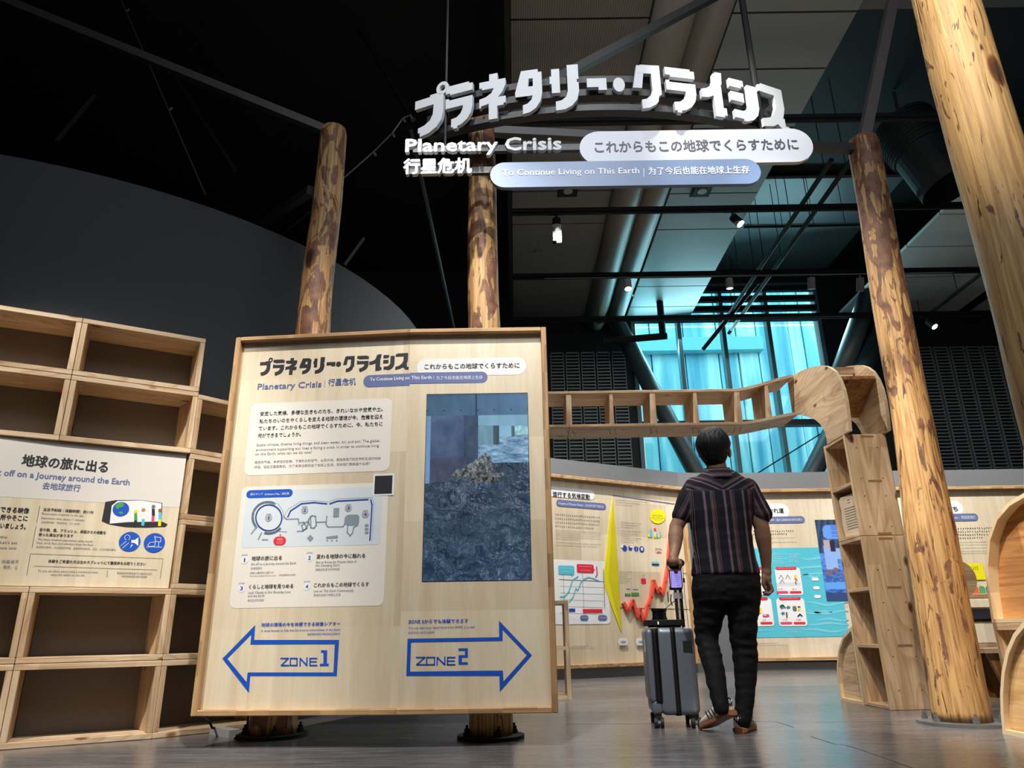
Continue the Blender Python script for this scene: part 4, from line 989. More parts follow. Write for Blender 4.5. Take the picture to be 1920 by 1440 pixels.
J(WHITEP, lambda q: (PJ.stroke(q, zp([(905, 735), (945, 700)]), 1, .004), PJ.stroke(q, zp([(918, 752), (965, 712)]), 1, .004), PJ.stroke(q, zp(arc(955, 672, 20, -60, 240, 12)), 1, .004), PJ.poly(q, zp([(985, 690), (1010, 690), (1038, 670), (1036, 735), (1008, 712), (985, 712)]), .004),
                     PJ.poly(q, zp([(985, 725), (998, 725), (975, 752), (980, 738)]), .004), PJ.stroke(q, zp([(1160, 660), (1165, 700), (1205, 705), (1205, 672), (1165, 668)]), 1, .004), PJ.stroke(q, zp([(1165, 700), (1160, 735), (1120, 740), (1108, 730), (1125, 708), (1160, 706)]), 1, .004), PJ.stroke(q, zp([(1100, 742), (1215, 744)]), 1, .004), PJ.stroke(q, zp([(1190, 705), (1188, 742)]), 1, .004)))
for x, top, hc, cc, lc in ((1018, 475, YELLOW, GREEN, INK), (1075, 465, mat('orange_print', srgb(214, 120, 60), .6), WHITEP, TEAL), (1150, 440, MIDGREY, INK, PINK), (1200, 468, mat('brown_print', srgb(150, 100, 60), .6), TEAL, YELLOW)):
    J(hc, lambda q: PJ.disc(q, *zj(x, top), 3.6, .0042, 14)); J(cc, lambda q: PJ.poly(q, zp([(x - 12, top + 16), (x + 10, top + 16), (x + 12, top + 68), (x - 12, top + 68)]), .004))
    J(lc, lambda q: PJ.poly(q, zp([(x - 12, top + 66), (x + 10, top + 66), (x + 6, top + 118), (x - 16, top + 118)]), .0038))

# ------------------------------------------------------------------ wooden bridge, hump and tower
DX = .31
BR = thing('shelf_bridge', 'long raised ladder-like wooden shelf bridge running behind the title board to the hump', 'shelf', (.8, 6.1, 2.18))
yb0, yb1 = 5.95, 6.33; zt, zbm = 2.505, 2.18; tk = .024
xend = 2.46
cz = lambda x, a, e: a + (e - a) * (3 * s_ ** 2 - 2 * s_ ** 3) if (s_ := max(0, min(1, (x - 1.9) / (xend - 1.9 + .12)))) else a
def strip(a, e, th, x0, x1, name, nseg=14):
    b = MB(); xs_ = [x0 + (x1 - x0) * k / nseg for k in range(nseg + 1)]
    b.loft([[Vector((x, yb0, cz(x, a, e))), Vector((x, yb1, cz(x, a, e))), Vector((x, yb1, cz(x, a, e) + th)), Vector((x, yb0, cz(x, a, e) + th))] for x in xs_])
    return b.build(name, WOOD_X, BR, fix=True)
for k, (x0, x1) in enumerate(((-1.0, -.25), (-.25, .49), (.49, 1.22), (1.22, 1.96))):
    MB().box(x0 + .001, yb0, zt - tk, x1 - .001, yb1, zt).build('top_board', WOOD_X, BR, bevel=.002); MB().box(x0 + .001, yb0, zbm, x1 - .001, yb1, zbm + tk).build('bottom_board', WOOD_X, BR, bevel=.002)
strip(zt - tk, 2.615, tk, 1.961, xend, 'curved_top_board'); strip(zbm, 2.27, tk, 1.961, xend, 'curved_bottom_board')
for k, x in enumerate((-.61, -.25, .12, .49, .86, 1.22, 1.59, 1.955, 2.22)):
    w_ = .03 if k % 2 == 0 else .046; za = cz(x, zbm, 2.27) + tk; zb_ = cz(x, zt - tk, 2.615)
    MB().box(x - w_ / 2, yb0 + .004, za, x + w_ / 2, yb1 - .004, zb_).build('divider', WOOD_Z, BR, bevel=.002)
    if k < 8:
        b = MB()
        for dx in (-.03, .02): b.prism([(x + dx, .08), (x + dx + .008, .08), (x + dx + .05, .27), (x + dx + .042, .27)], lambda a, c, d: Vector((a, yb0 + c, zbm - .0008 + d * .0007)), 1)
        b.build('joint_slot', mat('slot_shadow_wood', srgb(150, 112, 74), .6), BR, fix=True)
HU = thing('wooden_hump', 'rounded hump of two curved laminated side boards on top of the tower', 'shelf', (2.62, 5.4, 1.885))
outer = [(5.157, 1.885), (5.10, 2.0), (5.092, 2.11), (5.10, 2.2), (5.13, 2.29), (5.18, 2.37), (5.25, 2.43), (5.33, 2.475), (5.42, 2.51), (5.55, 2.55), (5.7, 2.585), (5.85, 2.61), (6.0, 2.63), (6.1, 2.64)]
outer[0] = (5.12, 1.885)
inner = [(6.1, 2.30), (5.95, 2.262), (5.78, 2.19), (5.66, 2.13), (5.58, 2.07), (5.53, 2.0), (5.51, 1.94), (5.51, 1.885)]
for x in (2.47, 2.47 + DX - .024):
    hb_ = MB(); hb_.prism(outer + inner, lambda a, c, d: Vector((x + d, a, c)), .024); hb_.mi = [0, 0] + [1] * (len(hb_.f) - 2)
    hb_.build('curved_side_board', [wood('curved_board_grain', srgb(224, 200, 168), srgb(186, 152, 118), 'Y', strip=.12), EDGE], HU, fix=True)
xa, xb = 2.495, 2.47 + DX - .025
b = MB(); b.add([(xa, 5.15, 2.30), (xb, 5.15, 2.30), (xb, 5.52, 2.10), (xa, 5.52, 2.10), (xa, 5.155, 2.325), (xb, 5.155, 2.325), (xb, 5.52, 2.125), (xa, 5.52, 2.125)], [(0, 3, 2, 1), (4, 5, 6, 7), (0, 1, 5, 4), (1, 2, 6, 5), (2, 3, 7, 6), (3, 0, 4, 7)])
b.build('cross_board', DARKW_Z, HU, fix=True)
MB().box(xa, 5.45, 2.45, xb, 5.475, 2.508).build('cross_board', WOOD_X, HU)
TW = thing('shelf_tower', 'upright wooden shelf tower of five stacked openings standing beside the barked post', 'shelf', (2.62, 5.4, 0))
ty0, ty1 = 5.21, 5.59
zs = [0, .385, .765, 1.137, 1.508, 1.884]
for z0, z1 in ((0, 1.136), (1.138, 1.884)):
    MB().box(2.47, ty0, z0, 2.47 + DX, ty0 + .024, z1).build('front_panel', WOOD_Z, TW, bevel=.003)
    MB().box(2.47, ty1 - .024, z0, 2.47 + DX, ty1, z1).build('rear_panel', WOOD_Z, TW, bevel=.003)
    MB().box(2.47 + DX - .024, ty0 + .025, z0 + .001, 2.47 + DX - .001, ty1 - .025, z1 - .001).build('back_panel', DARKW_Z, TW)
for z in (0.001, .385, .765, 1.113, 1.139, 1.508, 1.859): MB().box(2.473, ty0 + .025, z, 2.47 + DX - .025, ty1 - .025, z + .023).build('shelf_board', WOOD_Y, TW, bevel=.002)
hole = mat('screw_hole_dark', (.02, .012, .008), .8); b = MB()
for z in (.12, .33, .5, .68, .9, 1.2, 1.42, 1.55, 1.78):
    for x in (2.545, 2.70): b.tube((x, ty0 - .0008, z), (x, ty0 - .0002, z), .0045, n=8)
o = b.build('screw_hole', hole, TW); o['kind'] = 'stuff'
for z in (.4, .78, 1.115, 1.15, 1.53, 1.865):
    MB().box(2.59, ty0 - .0012, z - .008, 2.69, ty0 - .0002, z + .008).build('joint_slot', MATS['slot_shadow_wood'], TW)
# info card in the tower
cd_ = thing('printed_card', 'cream printed card with wavy edge standing in the fourth opening of the tower', 'card', (2.55, 5.4, 1.162))
PCX = Plane((2.50, 5.56), (2.52, 5.24)); wav = [(0.03, 0), (.29, 0), (.30, .12), (.31, .2), (.3, .30), (.05, .30), (.02, .28), (.03, .2), (.015, .1)]
MB().prism([(a, c + 1.163) for a, c in wav], lambda x, y, d: PCX.P(x, y, 0) - PCX.n * d, .008).build('card_panel', mat('cream_card', srgb(228, 208, 178), .6), cd_, fix=True)
b = MB()
for k in range(12):
    z = 1.163 + .26 - k * .019
    if k == 2: continue
    w_ = .04 if k < 2 else .16
    PCX.poly(b, [(.16 - w_ / 2, z), (.16 + w_ / 2, z), (.16 + w_ / 2, z + .005), (.16 - w_ / 2, z + .005)], .001, px=False)
b.build('printed_lines', MIDGREY, cd_)
# rounded foot box behind the tower


def quarter(nm, lab, xp, crv, dep, mback, rim=.02, rec=.028):
    """side-open box in the plane x=xp whose outer edge follows crv (Y,z); last points close it on the floor"""
    e = thing(nm, lab, 'shelf', (xp + dep / 2, crv[0][0], min(c[1] for c in crv)))
    ma_ = sum(c[0] for c in crv) / len(crv); mc_ = sum(c[1] for c in crv) / len(crv)
    MB().prism(crv, lambda a, c, d: Vector((xp + rec + d, ma_ + (a - ma_) * .985, mc_ + (c - mc_) * .985 + .004)), .02).build('back_panel', mback, e, fix=True)
    m_ = Vector((0, sum(c[0] for c in crv) / len(crv), sum(c[1] for c in crv) / len(crv)))
    ins = []
    k = len(crv)
    for i, (a, c) in enumerate(crv):
        p0 = Vector(crv[i - 1]); p1 = Vector((a, c)); p2 = Vector(crv[(i + 1) % k])
        d1 = (p1 - p0).normalized(); d2 = (p2 - p1).normalized(); n1 = Vector((-d1.y, d1.x)); n2 = Vector((-d2.y, d2.x)); nn = (n1 + n2).normalized(); nn /= max(.35, nn.dot(n1))
        q = p1 + nn * rim
        if (Vector((m_.y, m_.z)) - p1).dot(nn) < 0: q = p1 - nn * rim
        ins.append(q)
    b = MB(); vs = []
    for x in (xp, xp + dep - .023): vs += [Vector((x, a, c)) for a, c in crv] + [Vector((x, q.x, q.y)) for q in ins]
    fs = []
    for i in range(k):
        j = (i + 1) % k
        fs += [(i, j, k + j, k + i), (2 * k + i, 3 * k + i, 3 * k + j, 2 * k + j), (i, 2 * k + i, 2 * k + j, j), (k + i, k + j, 3 * k + j, 3 * k + i)]
    b.add(vs, fs); b.build('curved_rim', EDGE, e, fix=True)
    return e


quarter('rounded_foot_box', 'low quarter-round open wooden box at the foot of the tower on its far side', 2.47, [(5.60, 0), (5.99, 0), (5.995, .12), (5.97, .24), (5.9, .36), (5.78, .46), (5.60, .53)], DX, WOOD_Y)
q2 = quarter('rounded_front_box', 'quarter-round wooden box in the lower right corner in front of the barked post', 2.45, [tuple(onX(x, y, 2.45).yz) for x, y in ((1880, 1376), (1876, 1335), (1875, 1300), (1878, 1258), (1886, 1220), (1900, 1188), (1920, 1163))] + [(3.5, .62), (3.3, .68), (3.1, .7), (3.1, 0.0)], .3, wood('bold_grain_board', srgb(240, 200, 146), srgb(196, 140, 86), 'Y', strip=.2, contrast=.2, rings=.6), .022)
XU = 2.86
up = [tuple(onX(x, y, XU).yz) for x, y in ((1860, 1168), (1851, 1110), (1848, 1060), (1852, 1010), (1866, 970), (1890, 942), (1920, 924))]
zbot = up[0][1]
quarter('rounded_upper_box', 'round-topped open wooden box above the low quarter-round box at the right edge', XU, up + [(3.9, 1.56), (3.6, 1.5), (3.5, zbot)], .32, rec=.06, mback=wood('warm_grain_board', srgb(226, 170, 110), srgb(176, 116, 66), 'Y', strip=.3, contrast=.2, rings=.6), rim=.022)
yA = up[0][0]
e = thing('narrow_base_box', 'plain wooden base box below the round-topped box at the right edge', 'shelf', (XU + .16, yA - .3, 0))
MB().box(XU, yA - .024, 0, XU + .32, yA, zbot - .002).build('side_panel', WOOD_Z, e); MB().box(XU, 3.5, zbot - .04, XU + .32, yA - .025, zbot - .002).build('top_board', WOOD_Y, e)
MB().box(XU + .29, 3.5, 0.02, XU + .315, yA - .025, zbot - .041).build('back_panel', WOOD_Y, e); MB().box(XU, 3.5, 0, XU + .288, yA - .025, .024).build('bottom_board', WOOD_Y, e); MB().box(XU, 3.5, .3, XU + .288, yA - .025, .324).build('shelf_board', WOOD_Y, e)
# stool
sx, sy = fl(1866, 1322).xy
st = thing('wooden_stool', 'small wooden stool seen between the barked post and the right boxes', 'stool', (sx + .12, sy + .1, 0))
zt_ = at(1838, 1216, sy).z; xs0 = at(1838, 1216, sy).x
MB().box(xs0, sy - .05, zt_ - .03, xs0 + .5, sy + .3, zt_).build('seat', WOOD_X, st)
MB().prism([(xs0 + .04, zt_ - .03), (xs0 + .46, zt_ - .03), (xs0 + .34, .03), (xs0 + .14, .03)], lambda x, z, d: Vector((x, sy + d, z)), .03).build('leg', DARKW_Z, st, fix=True)
MB().prism([(xs0 + .04, zt_ - .03), (xs0 + .46, zt_ - .03), (xs0 + .34, .03), (xs0 + .14, .03)], lambda x, z, d: Vector((x, sy + .22 + d, z)), .03).build('leg', DARKW_Z, st, fix=True)
MB().box(xs0 + .12, sy, 0, xs0 + .36, sy + .25, .029).build('foot_board', WOOD_X, st)
# rounded plate behind the post
yy = 5.3; c0 = at(1797, 1085, yy); r = .13
e = thing('rounded_wooden_panel', 'rounded wooden board end peeping out right of the barked post', 'panel', (c0.x, yy, 0))
MB().prism([(c0.x + r * 1.0 * math.cos(t * PI / 12), c0.z + r * math.sin(t * PI / 12)) for t in range(24)], lambda x, z, d: Vector((x, yy + d, z)), .03).build('round_end', WOOD_X, e, fix=True)
MB().prism([(c0.x - .2, 0), (c0.x + .02, 0), (c0.x + .03, c0.z - r * .7), (c0.x - .14, c0.z - r * .5)], lambda x, z, d: Vector((x, yy + .003 + d, z)), .024).build('upright', WOOD_Z, e, fix=True)
# small frame shelf peeping out behind the title board
p0 = fl(1060, 1312); e = thing('narrow_wooden_frame', 'narrow upright wooden shelf frame peeping out right of the title board', 'shelf', (p0.x, p0.y, 0))
zt_ = at(1062, 1126, p0.y).z; xa_ = at(1046, 1200, p0.y).x; xb_ = at(1068, 1200, p0.y).x; zm = at(1060, 1219, p0.y).z
MB().box(xb_ - .035, p0.y, 0, xb_, p0.y + .3, zt_).build('side_board', WOOD_Z, e); MB().box(xb_ - .6, p0.y, 0, xb_ - .565, p0.y + .3, zt_).build('side_board', WOOD_Z, e)
for z in (.0, zm, zt_ - .03): MB().box(xb_ - .564, p0.y, z, xb_ - .036, p0.y + .3, z + .03).build('shelf_board', WOOD_X, e)
# power supply and cable under the board
cb_ = thing('power_supply', 'small silver power adapter with black cable on the floor under the title board', 'power adapter', (-1.62, 4.2, 0))
pa = fl(402, 1376); pb = fl(418, 1384)
MB().bar(pa + Vector((0, 0, .02)), pb + Vector((.06, 0, .02)), .06, .04).build('adapter_body', mat('silver_plastic', srgb(176, 178, 180), .4), cb_)
b = MB(); cp = [at(378, 1342, 4.15), at(392, 1352, 4.15), at(398, 1365, 4.2), pa + Vector((0, 0, .03))]
cp2 = [pb + Vector((.09, 0, .02)), fl(440, 1388) + Vector((0, 0, .008)), fl(462, 1380) + Vector((0, 0, .02)), at(466, 1340, 4.18)]
for q in (cp, cp2):
    for u_, v_ in zip(q, q[1:]): b.tube(u_, v_, .006, n=8)
b.build('cable', BLKMET, cb_)

# ------------------------------------------------------------------ exhibition boards on the back wall
def wallboard(a, c, x0, x1, z0, z1, label, off=.10):
    d = (c - a).normalized(); nn = Vector((d.y, -d.x, 0)); A = a + nn * off; C = c + nn * off
    pl = Plane(A, C); s0 = pl.hit(x0, 1180)[0]; s1 = pl.hit(x1, 1180)[0]
    e = thing('exhibition_board', label, 'exhibition board', pl.P((s0 + s1) / 2, z0))
    b = MB(); b.prism([(s0, z0), (s1, z0), (s1, z1), (s0, z1)], lambda x, y, dd: pl.P(x, y, 0) - pl.n * dd, off - .022).build('board_panel', PLY_Z, e, fix=True)
    for q in ((s0 - .04, z1, s1 + .04, z1 + .045), (s0 - .04, z0 - .045, s1 + .04, z0)): member('frame_member', pl, q[0], q[1], q[2], q[3], .08, .075, FRAME_X, e)
    for q in ((s0 - .04, z0, s0, z1), (s1, z0, s1 + .04, z1)): member('frame_member', pl, q[0], q[1], q[2], q[3], .08, .075, FRAME_Z, e)
    return e, pl


E1, P1 = wallboard(W0, W1, 940, 1296, .16, 2.40, 'pale board about climate change with a yellow wedge and a raised red graph line')
E2, P2 = wallboard(W2, W3, 1396, 1690, .17, 2.38, 'pale board with a wide turquoise field of white cards right of the walking person')
E3, P3 = wallboard(W2, W3, 1712, 2060, .62, 2.38, 'pale board with a yellow note and coloured tabs behind the barked post')
for pl, s0, s1 in ((P1, -2.2, None), (P2, 0, None)):
    pass
for a, c, nm in ((W0, W1, 'baseboard_left'), (W2, W3, 'baseboard_right')):
    d = (c - a).normalized(); nn = Vector((d.y, -d.x, 0)); b = MB()
    q = [a + nn * .005, c + nn * .005 - d * .06, c + nn * .12 - d * .06, a + nn * .12]
    b.add(q + [v + Vector((0, 0, .11)) for v in q], [(0, 3, 2, 1), (4, 5, 6, 7), (0, 1, 5, 4), (1, 2, 6, 5), (2, 3, 7, 6), (3, 0, 4, 7)])
    structure(b.build(nm, mat('plinth_grey', srgb(130, 128, 126), .6), fix=True))
za = lambda x, y: (1020 + x / 6.4, 860 + y / 6.4)
zb = lambda x, y: (1020 + x / 6.4, 1060 + y / 6.4)
L_ = .004


def pr(par, pl, m, fnc, name='printed_drawing'):
    b = MB(); fnc(b); return b.build(name, m, par)


pr(E1, P1, WHITEP, lambda b: (P1.rr(b, 1020, 911, 1115, 938, .5, L_), P1.rr(b, 1020, 1048, 1144.5, 1170, .06, L_)), 'printed_box')
pr(E1, P1, INK, lambda b: P1.text(b, '進行する気候変動', 1036, 930, 1105, 10.5, L_ * 2, .02), 'lettering')
pr(E1, P1, BLUEGREY, lambda b: P1.rr(b, 1042.5, 936.5, 1136, 956, .5, L_ * 1.5), 'printed_pill')
pr(E1, P1, WHITEP, lambda b: P1.text(b, 'Progress of Climate Change｜正在进行的气候变化', 1047, 945.5, 1131, 5.4, L_ * 2), 'lettering')


def e1text(b):
    for k in range(4): P1.greek(b, 1041, 966 + k * 7.3, 1126 - (k == 3) * 14, 5.2, L_, k)
    for k in range(5): P1.greek(b, 1042, 995 + k * 4, 1126 - (k == 4) * 40, 2.8, L_, k)
    for k in range(2): P1.greek(b, 1043, 1018 + k * 5, 1127 - k * 5, 3.2, L_, k)
    for k in range(3): P1.greek(b, 1154, 938 + k * 4.6, (1215, 1201, 1186)[k], 3.4, L_, k)
    for k, y in enumerate((980, 984.6, 989, 996, 1001, 1005, 1009, 1013, 1017)): P1.greek(b, 1164, y, 1203 - (k % 3) * 8, 2.6, L_, k)
    for k in range(6): P1.greek(b, 1161, 1073 + k * 4.2, 1184 - (k % 3) * 4, 2.6, L_, k)
    for k in range(5): P1.greek(b, 1277, 1148 + k * 3.6, 1287 - k % 2 * 3, 2.4, L_, k)
    P1.greek(b, 1070, 1213, 1103, 3, L_, 5); P1.greek(b, 1066, 1217, 1115, 2, L_, 6)


pr(E1, P1, MIDGREY, e1text, 'small_print')
yw = [(1148, 932), (1152.5, 985), (1155.5, 1040), (1158.5, 1085), (1160.5, 1130), (1164, 1184), (1147, 1140), (1133, 1100), (1131, 1075), (1136, 1040), (1141, 985)]
b = MB(); b.prism([P1.hit(*p) for p in reversed(yw)], lambda x, y, d: P1.P(x, y, .012) - P1.n * d, .01); b.build('yellow_wedge', mat('yellow_field', srgb(232, 222, 30), .6), E1, fix=True)
b = MB(); P1.poly(b, [(1148, 940), (1155.5, 1040), (1158.5, 1085), (1164, 1182), (1140, 1085), (1142, 1050)], .014); b.build('yellow_wedge', mat('yellow_field_dark', srgb(212, 200, 20), .6), E1)
gl = [(1167.6, 1132), (1174, 1145), (1184, 1127), (1192.6, 1155), (1197.3, 1143), (1205, 1166), (1212, 1136), (1218.5, 1120), (1223, 1090), (1230, 1109), (1234, 1103.5), (1240.5, 1114.5), (1245, 1092), (1250.5, 1062), (1252, 1040), (1254.5, 1018), (1257, 992)]
b = MB()
for p, q in zip(gl, gl[1:]):
    p_, q_ = Vector(P1.hit(*p)), Vector(P1.hit(*q)); d = (q_ - p_).normalized(); w = .021; nn = Vector((-d.y, d.x)) * w; e_ = d * w * .8
    b.prism([tuple(p_ - e_ - nn), tuple(q_ + e_ - nn), tuple(q_ + e_ + nn), tuple(p_ - e_ + nn)], lambda x, y, dd: P1.P(x, y, .045) - P1.n * dd, .043)
b.build('graph_line', mat('coral_relief', srgb(226, 88, 68), .55), E1, fix=True)


def e1lines(b):
    P1.stroke(b, [(1162.5, 1139.5), (1289, 1142.5)], .9, L_); P1.stroke(b, [(1280, 1062), (1284, 1120), (1293, 1195)], .7, L_)
    for y, x in ((1075, 1281), (1142.3, 1286)): P1.stroke(b, [(x, y), (x + 3, y)], .7, L_)
    P1.stroke(b, [(1293, 1210), (1293.2, 1213), (1296, 1213.4)], .7, L_)
    P1.text(b, '0.5', 1285, 1078, 1292, 6.5, L_); P1.text(b, '0', 1291.5, 1145, 1294.5, 6.5, L_)
    for x in (1055.5, 1091.5): P1.stroke(b, [(x, 1075), (x + 3.5, 1153)], .5, L_ * 1.4)
    P1.stroke(b, [(1130, 1067), (1132.5, 1138)], .7, L_ * 4.2)
    for k in range(5): P1.stroke(b, [(1050, 1099 + k * 12.6), (1131, 1102 + k * 12.6)], .35, L_ * 1.4)
    P1.stroke(b, [(1048, 1086.5), (1131, 1090.5)], .8, L_ * 1.4)


pr(E1, P1, INK, e1lines, 'printed_axes')
pr(E1, P1, BLUEGREY, lambda b: (P1.stroke(b, [(1148.5, 928.5), (1205, 936.5), (1264, 945)], 1.4, L_), P1.rr(b, 1087, 1153.5, 1103, 1163.5, .5, L_ * 2), P1.rr(b, 1120.5, 1153.5, 1138, 1163.5, .5, L_ * 2)), 'printed_rule')
pr(E1, P1, TEAL, lambda b: (P1.rr(b, 1046, 1060, 1076.5, 1078, .2, L_ * 2), P1.poly(b, [(1070, 1077), (1074, 1077), (1072.5, 1082)], L_ * 2), P1.stroke(b, [(1066.5, 1129), (1074, 1119), (1079, 1103), (1083, 1107), (1088, 1093), (1094, 1086), (1103, 1082.5), (1113, 1085), (1124, 1090)], 1.6, L_ * 2),
                               P1.stroke(b, [(1050, 1119), (1058, 1119), (1066, 1110), (1073, 1088), (1083, 1081)], 2.2, L_ * 1.8), P1.rr(b, 1221, 1053, 1236, 1060, .2, L_), P1.poly(b, [(1240, 1156), (1243, 1152.5), (1248, 1152.5), (1251, 1156), (1251, 1160), (1240, 1160)], L_)))
pr(E1, P1, RED, lambda b: (P1.rr(b, 1080.5, 1057.5, 1113, 1074.5, .2, L_ * 2), P1.poly(b, [(1112, 1068), (1116, 1066.5), (1112, 1071)], L_ * 2), P1.rr(b, 1092, 1142, 1129, 1149, .05, L_ * 2), P1.stroke(b, [(1116.5, 1082), (1119, 1078), (1118, 1063)], 2, L_ * 1.8)))
pr(E1, P1, WHITEP, lambda b: (P1.greek(b, 1049, 1066, 1073, 3, L_ * 3), P1.greek(b, 1053, 1072, 1070, 2.4, L_ * 3), P1.greek(b, 1085, 1063, 1109, 3, L_ * 3), P1.greek(b, 1087, 1070, 1106, 2.4, L_ * 3), P1.text(b, '1850', 0, 0, 1, 1, 0) if 0 else None,
                              P1.rr(b, 1157.5, 1196.5, 1175, 1209.5, .4, L_ * 6), P1.rr(b, 1190, 1196.5, 1210, 1209.5, .4, L_ * 6), P1.rr(b, 1284, 1195, 1302, 1207.5, .4, L_ * 6), P1.greek(b, 1090, 1159, 1101, 3, L_ * 3), P1.greek(b, 1123, 1159, 1136, 3, L_ * 3)), 'printed_box')
pr(E1, P1, NAVY, lambda b: (P1.text(b, '1850', 1161.5, 1205.5, 1171, 5.6, L_ * 7, .02), P1.text(b, '1900', 1194.5, 1205.5, 1204, 5.6, L_ * 7, .02), P1.text(b, '2050', 1288, 1204, 1297.5, 5.6, L_ * 7, .02), P1.rr(b, 1066, 1141, 1078, 1147, .05, L_ * 2),
                             P1.disc(b, 1171, 1028, 4.4, L_), P1.disc(b, 1181.5, 1028, 3.6, L_), P1.disc(b, 1192.5, 1029, 4.0, L_), P1.disc(b, 1203, 1030, 4.6, L_)))
pr(E1, P1, WHITEP, lambda b: (P1.rr(b, 1163, 1021, 1168, 1027, .1, L_ * 2), P1.rr(b, 1180, 1024, 1185, 1027, .1, L_ * 2), P1.rr(b, 1191.8, 1024, 1193, 1034, .1, L_ * 2), P1.rr(b, 1201, 1026, 1205, 1033, .4, L_ * 2), P1.rr(b, 1179, 1038, 1180, 1039, .1, L_)))
b = MB(); cx, cy = 1232.5, 968; sp = []
for k in range(48):
    r = 15.3 if k % 2 else 13.8; sp.append((cx + r * math.cos(k * PI / 24), cy + r * .95 * math.sin(k * PI / 24)))
P1.poly(b, sp, L_ * 2); b.build('yellow_burst', YELLOW, E1)
pr(E1, P1, INK, lambda b: (P1.greek(b, 1223, 967, 1242, 3.6, L_ * 3), P1.greek(b, 1221, 971, 1244, 2.6, L_ * 3), P1.greek(b, 1226, 975, 1240, 2.6, L_ * 3), P1.rr(b, 1222, 1057, 1235, 1060, .1, L_ * 2), P1.rr(b, 1204, 1078, 1205, 1080, .1, L_ * 2), P1.rr(b, 1207.5, 1078, 1208.5, 1080, .1, L_ * 2),
                            P1.stroke(b, [(1251.5, 1110), (1253, 1128)], 1.6, L_), P1.stroke(b, [(1258, 1115), (1257, 1125), (1260, 1134)], 2, L_), P1.stroke(b, [(1279, 1118), (1278, 1125), (1280, 1135)], 1.5, L_)))
for m, rs in ((TEAL, ((1217, 995, 1223, 1008), (1229, 1000, 1233, 1010), (1237, 997, 1240, 1008), (1219, 992, 1222, 996))), (YELLOW, ((1214, 1001, 1218, 1008), (1224, 1003, 1229, 1009), (1233, 1002, 1236, 1009))), (RED, ((1225.5, 990, 1230, 997), (1201, 1084, 1211, 1094), (1230, 1035, 1240, 1037))),
              (GREEN, ((1171, 1113, 1176, 1117), (1177, 1113, 1182, 1117), (1183, 1111, 1198, 1117))), (mat('grey_light_print', srgb(190, 196, 204), .6), ((1174, 1101, 1181, 1104), (1186, 1102, 1196, 1104.5), (1233, 1031, 1237, 1034)))):
    pr(E1, P1, m, lambda b: [P1.rr(b, *r, .25, L_ * 1.5) for r in rs])
pr(E1, P1, INK, lambda b: ([P1.rr(b, x, y, x + 1.1, y + 1.6, .1, L_ * 2) for x, y in ((1215, 1006), (1220, 1008), (1226, 1007), (1231, 1008), (1236, 1007), (1203, 1088), (1206, 1088), (1227, 1033), (1243, 1158.5), (1248, 1158.5))],
                            P1.stroke(b, [(1228, 1029), (1236, 1029.5), (1240, 1031)], .8, L_ * 2), [P1.stroke(b, [(1172 + 4 * k, 1112), (1172 + 4 * k, 1117)], .6, L_ * 2) for k in range(7)]))
pr(E1, P1, WHITEP, lambda b: ([P1.rr(b, x, y, x + 1, y + 1, .1, L_ * 2) for x, y in ((1218.5, 999), (1220.5, 1002), (1230, 1004), (1232, 1006), (1238, 1001), (1226.6, 999), (1228.4, 1001), (1223, 1055), (1226, 1055), (1229, 1055))],
                              P1.rr(b, 1226, 994, 1229.6, 1008, .1, L_ * 1.2)))
# board two: turquoise field
zc = lambda x, y: (1400 + x / 8, 900 + y / 8)
zd = lambda x, y: (1400 + x / 8, 1040 + y / 8)
pr(E2, P2, mat('turquoise_field', srgb(84, 194, 216), .6), lambda b: P2.rr(b, 1398, 1028.5, 1592, 1193, .001, L_), 'printed_field')
TL2 = mat('turquoise_light', srgb(120, 208, 226), .6)
def waves(b):
    for k, (x0, x1, y) in enumerate(((1500, 1560, 1045), (1480, 1590, 1062), (1505, 1591, 1075), (1500, 1540, 1078), (1510, 1591, 1130), (1515, 1591, 1146), (1505, 1560, 1146), (1510, 1591, 1168), (1530, 1591, 1160), (1500, 1591, 1180), (1420, 1452, 1040))):
        n_ = 12; P2.poly(b, [(x0 + (x1 - x0) * i / n_, y + 2.2 * math.sin(i * .6 + k)) for i in range(n_ + 1)] + [(x0 + (x1 - x0) * i / n_, y + 2.2 * math.sin(i * .6 + k) + 1.4 + 3.4 * math.sin(PI * i / n_)) for i in range(n_, -1, -1)], L_ * 1.4)
pr(E2, P2, TL2, waves, 'printed_waves')
pr(E2, P2, WHITEP, lambda b: (P2.rr(b, 1398, 945, 1481.5, 973, .5, L_), P2.rr(b, *zd(415, 200), *zd(850, 605), .1, L_ * 2), P2.rr(b, *zd(435, 660), *zd(912, 1068), .1, L_ * 2), P2.rr(b, 1398, *zd(0, 660)[1:], *zd(415, 1070), .1, L_ * 2), P2.rr(b, 1398, *zd(0, 200)[1:], *zd(330, 605), .1, L_ * 2),
                              P2.rr(b, *zd(968, 345), *zd(1080, 392), .5, L_ * 2), P2.rr(b, *zd(988, 475), *zd(1098, 522), .5, L_ * 2), P2.rr(b, *zd(1005, 605), *zd(1115, 652), .5, L_ * 2),
                              [P2.greek(b, *zc(385, 1125 + 32 * k), zc(600 - (k % 2) * 60, 0)[0], 2.8, L_ * 2, k) for k in range(5)], [P2.greek(b, *zc(630, 1125 + 27 * k), zc(785 - (k % 2) * 20, 0)[0], 2.8, L_ * 2, k) for k in range(5)],
                              P2.greek(b, *zd(140, 1145), zd(410, 0)[0], 3, L_ * 2), P2.greek(b, *zd(535, 1118), zd(865, 0)[0], 2.4, L_ * 2), P2.greek(b, *zd(610, 1138), zd(790, 0)[0], 2.4, L_ * 2), P2.greek(b, *zd(585, 1168), zd(825, 0)[0], 3, L_ * 2)), 'printed_box')
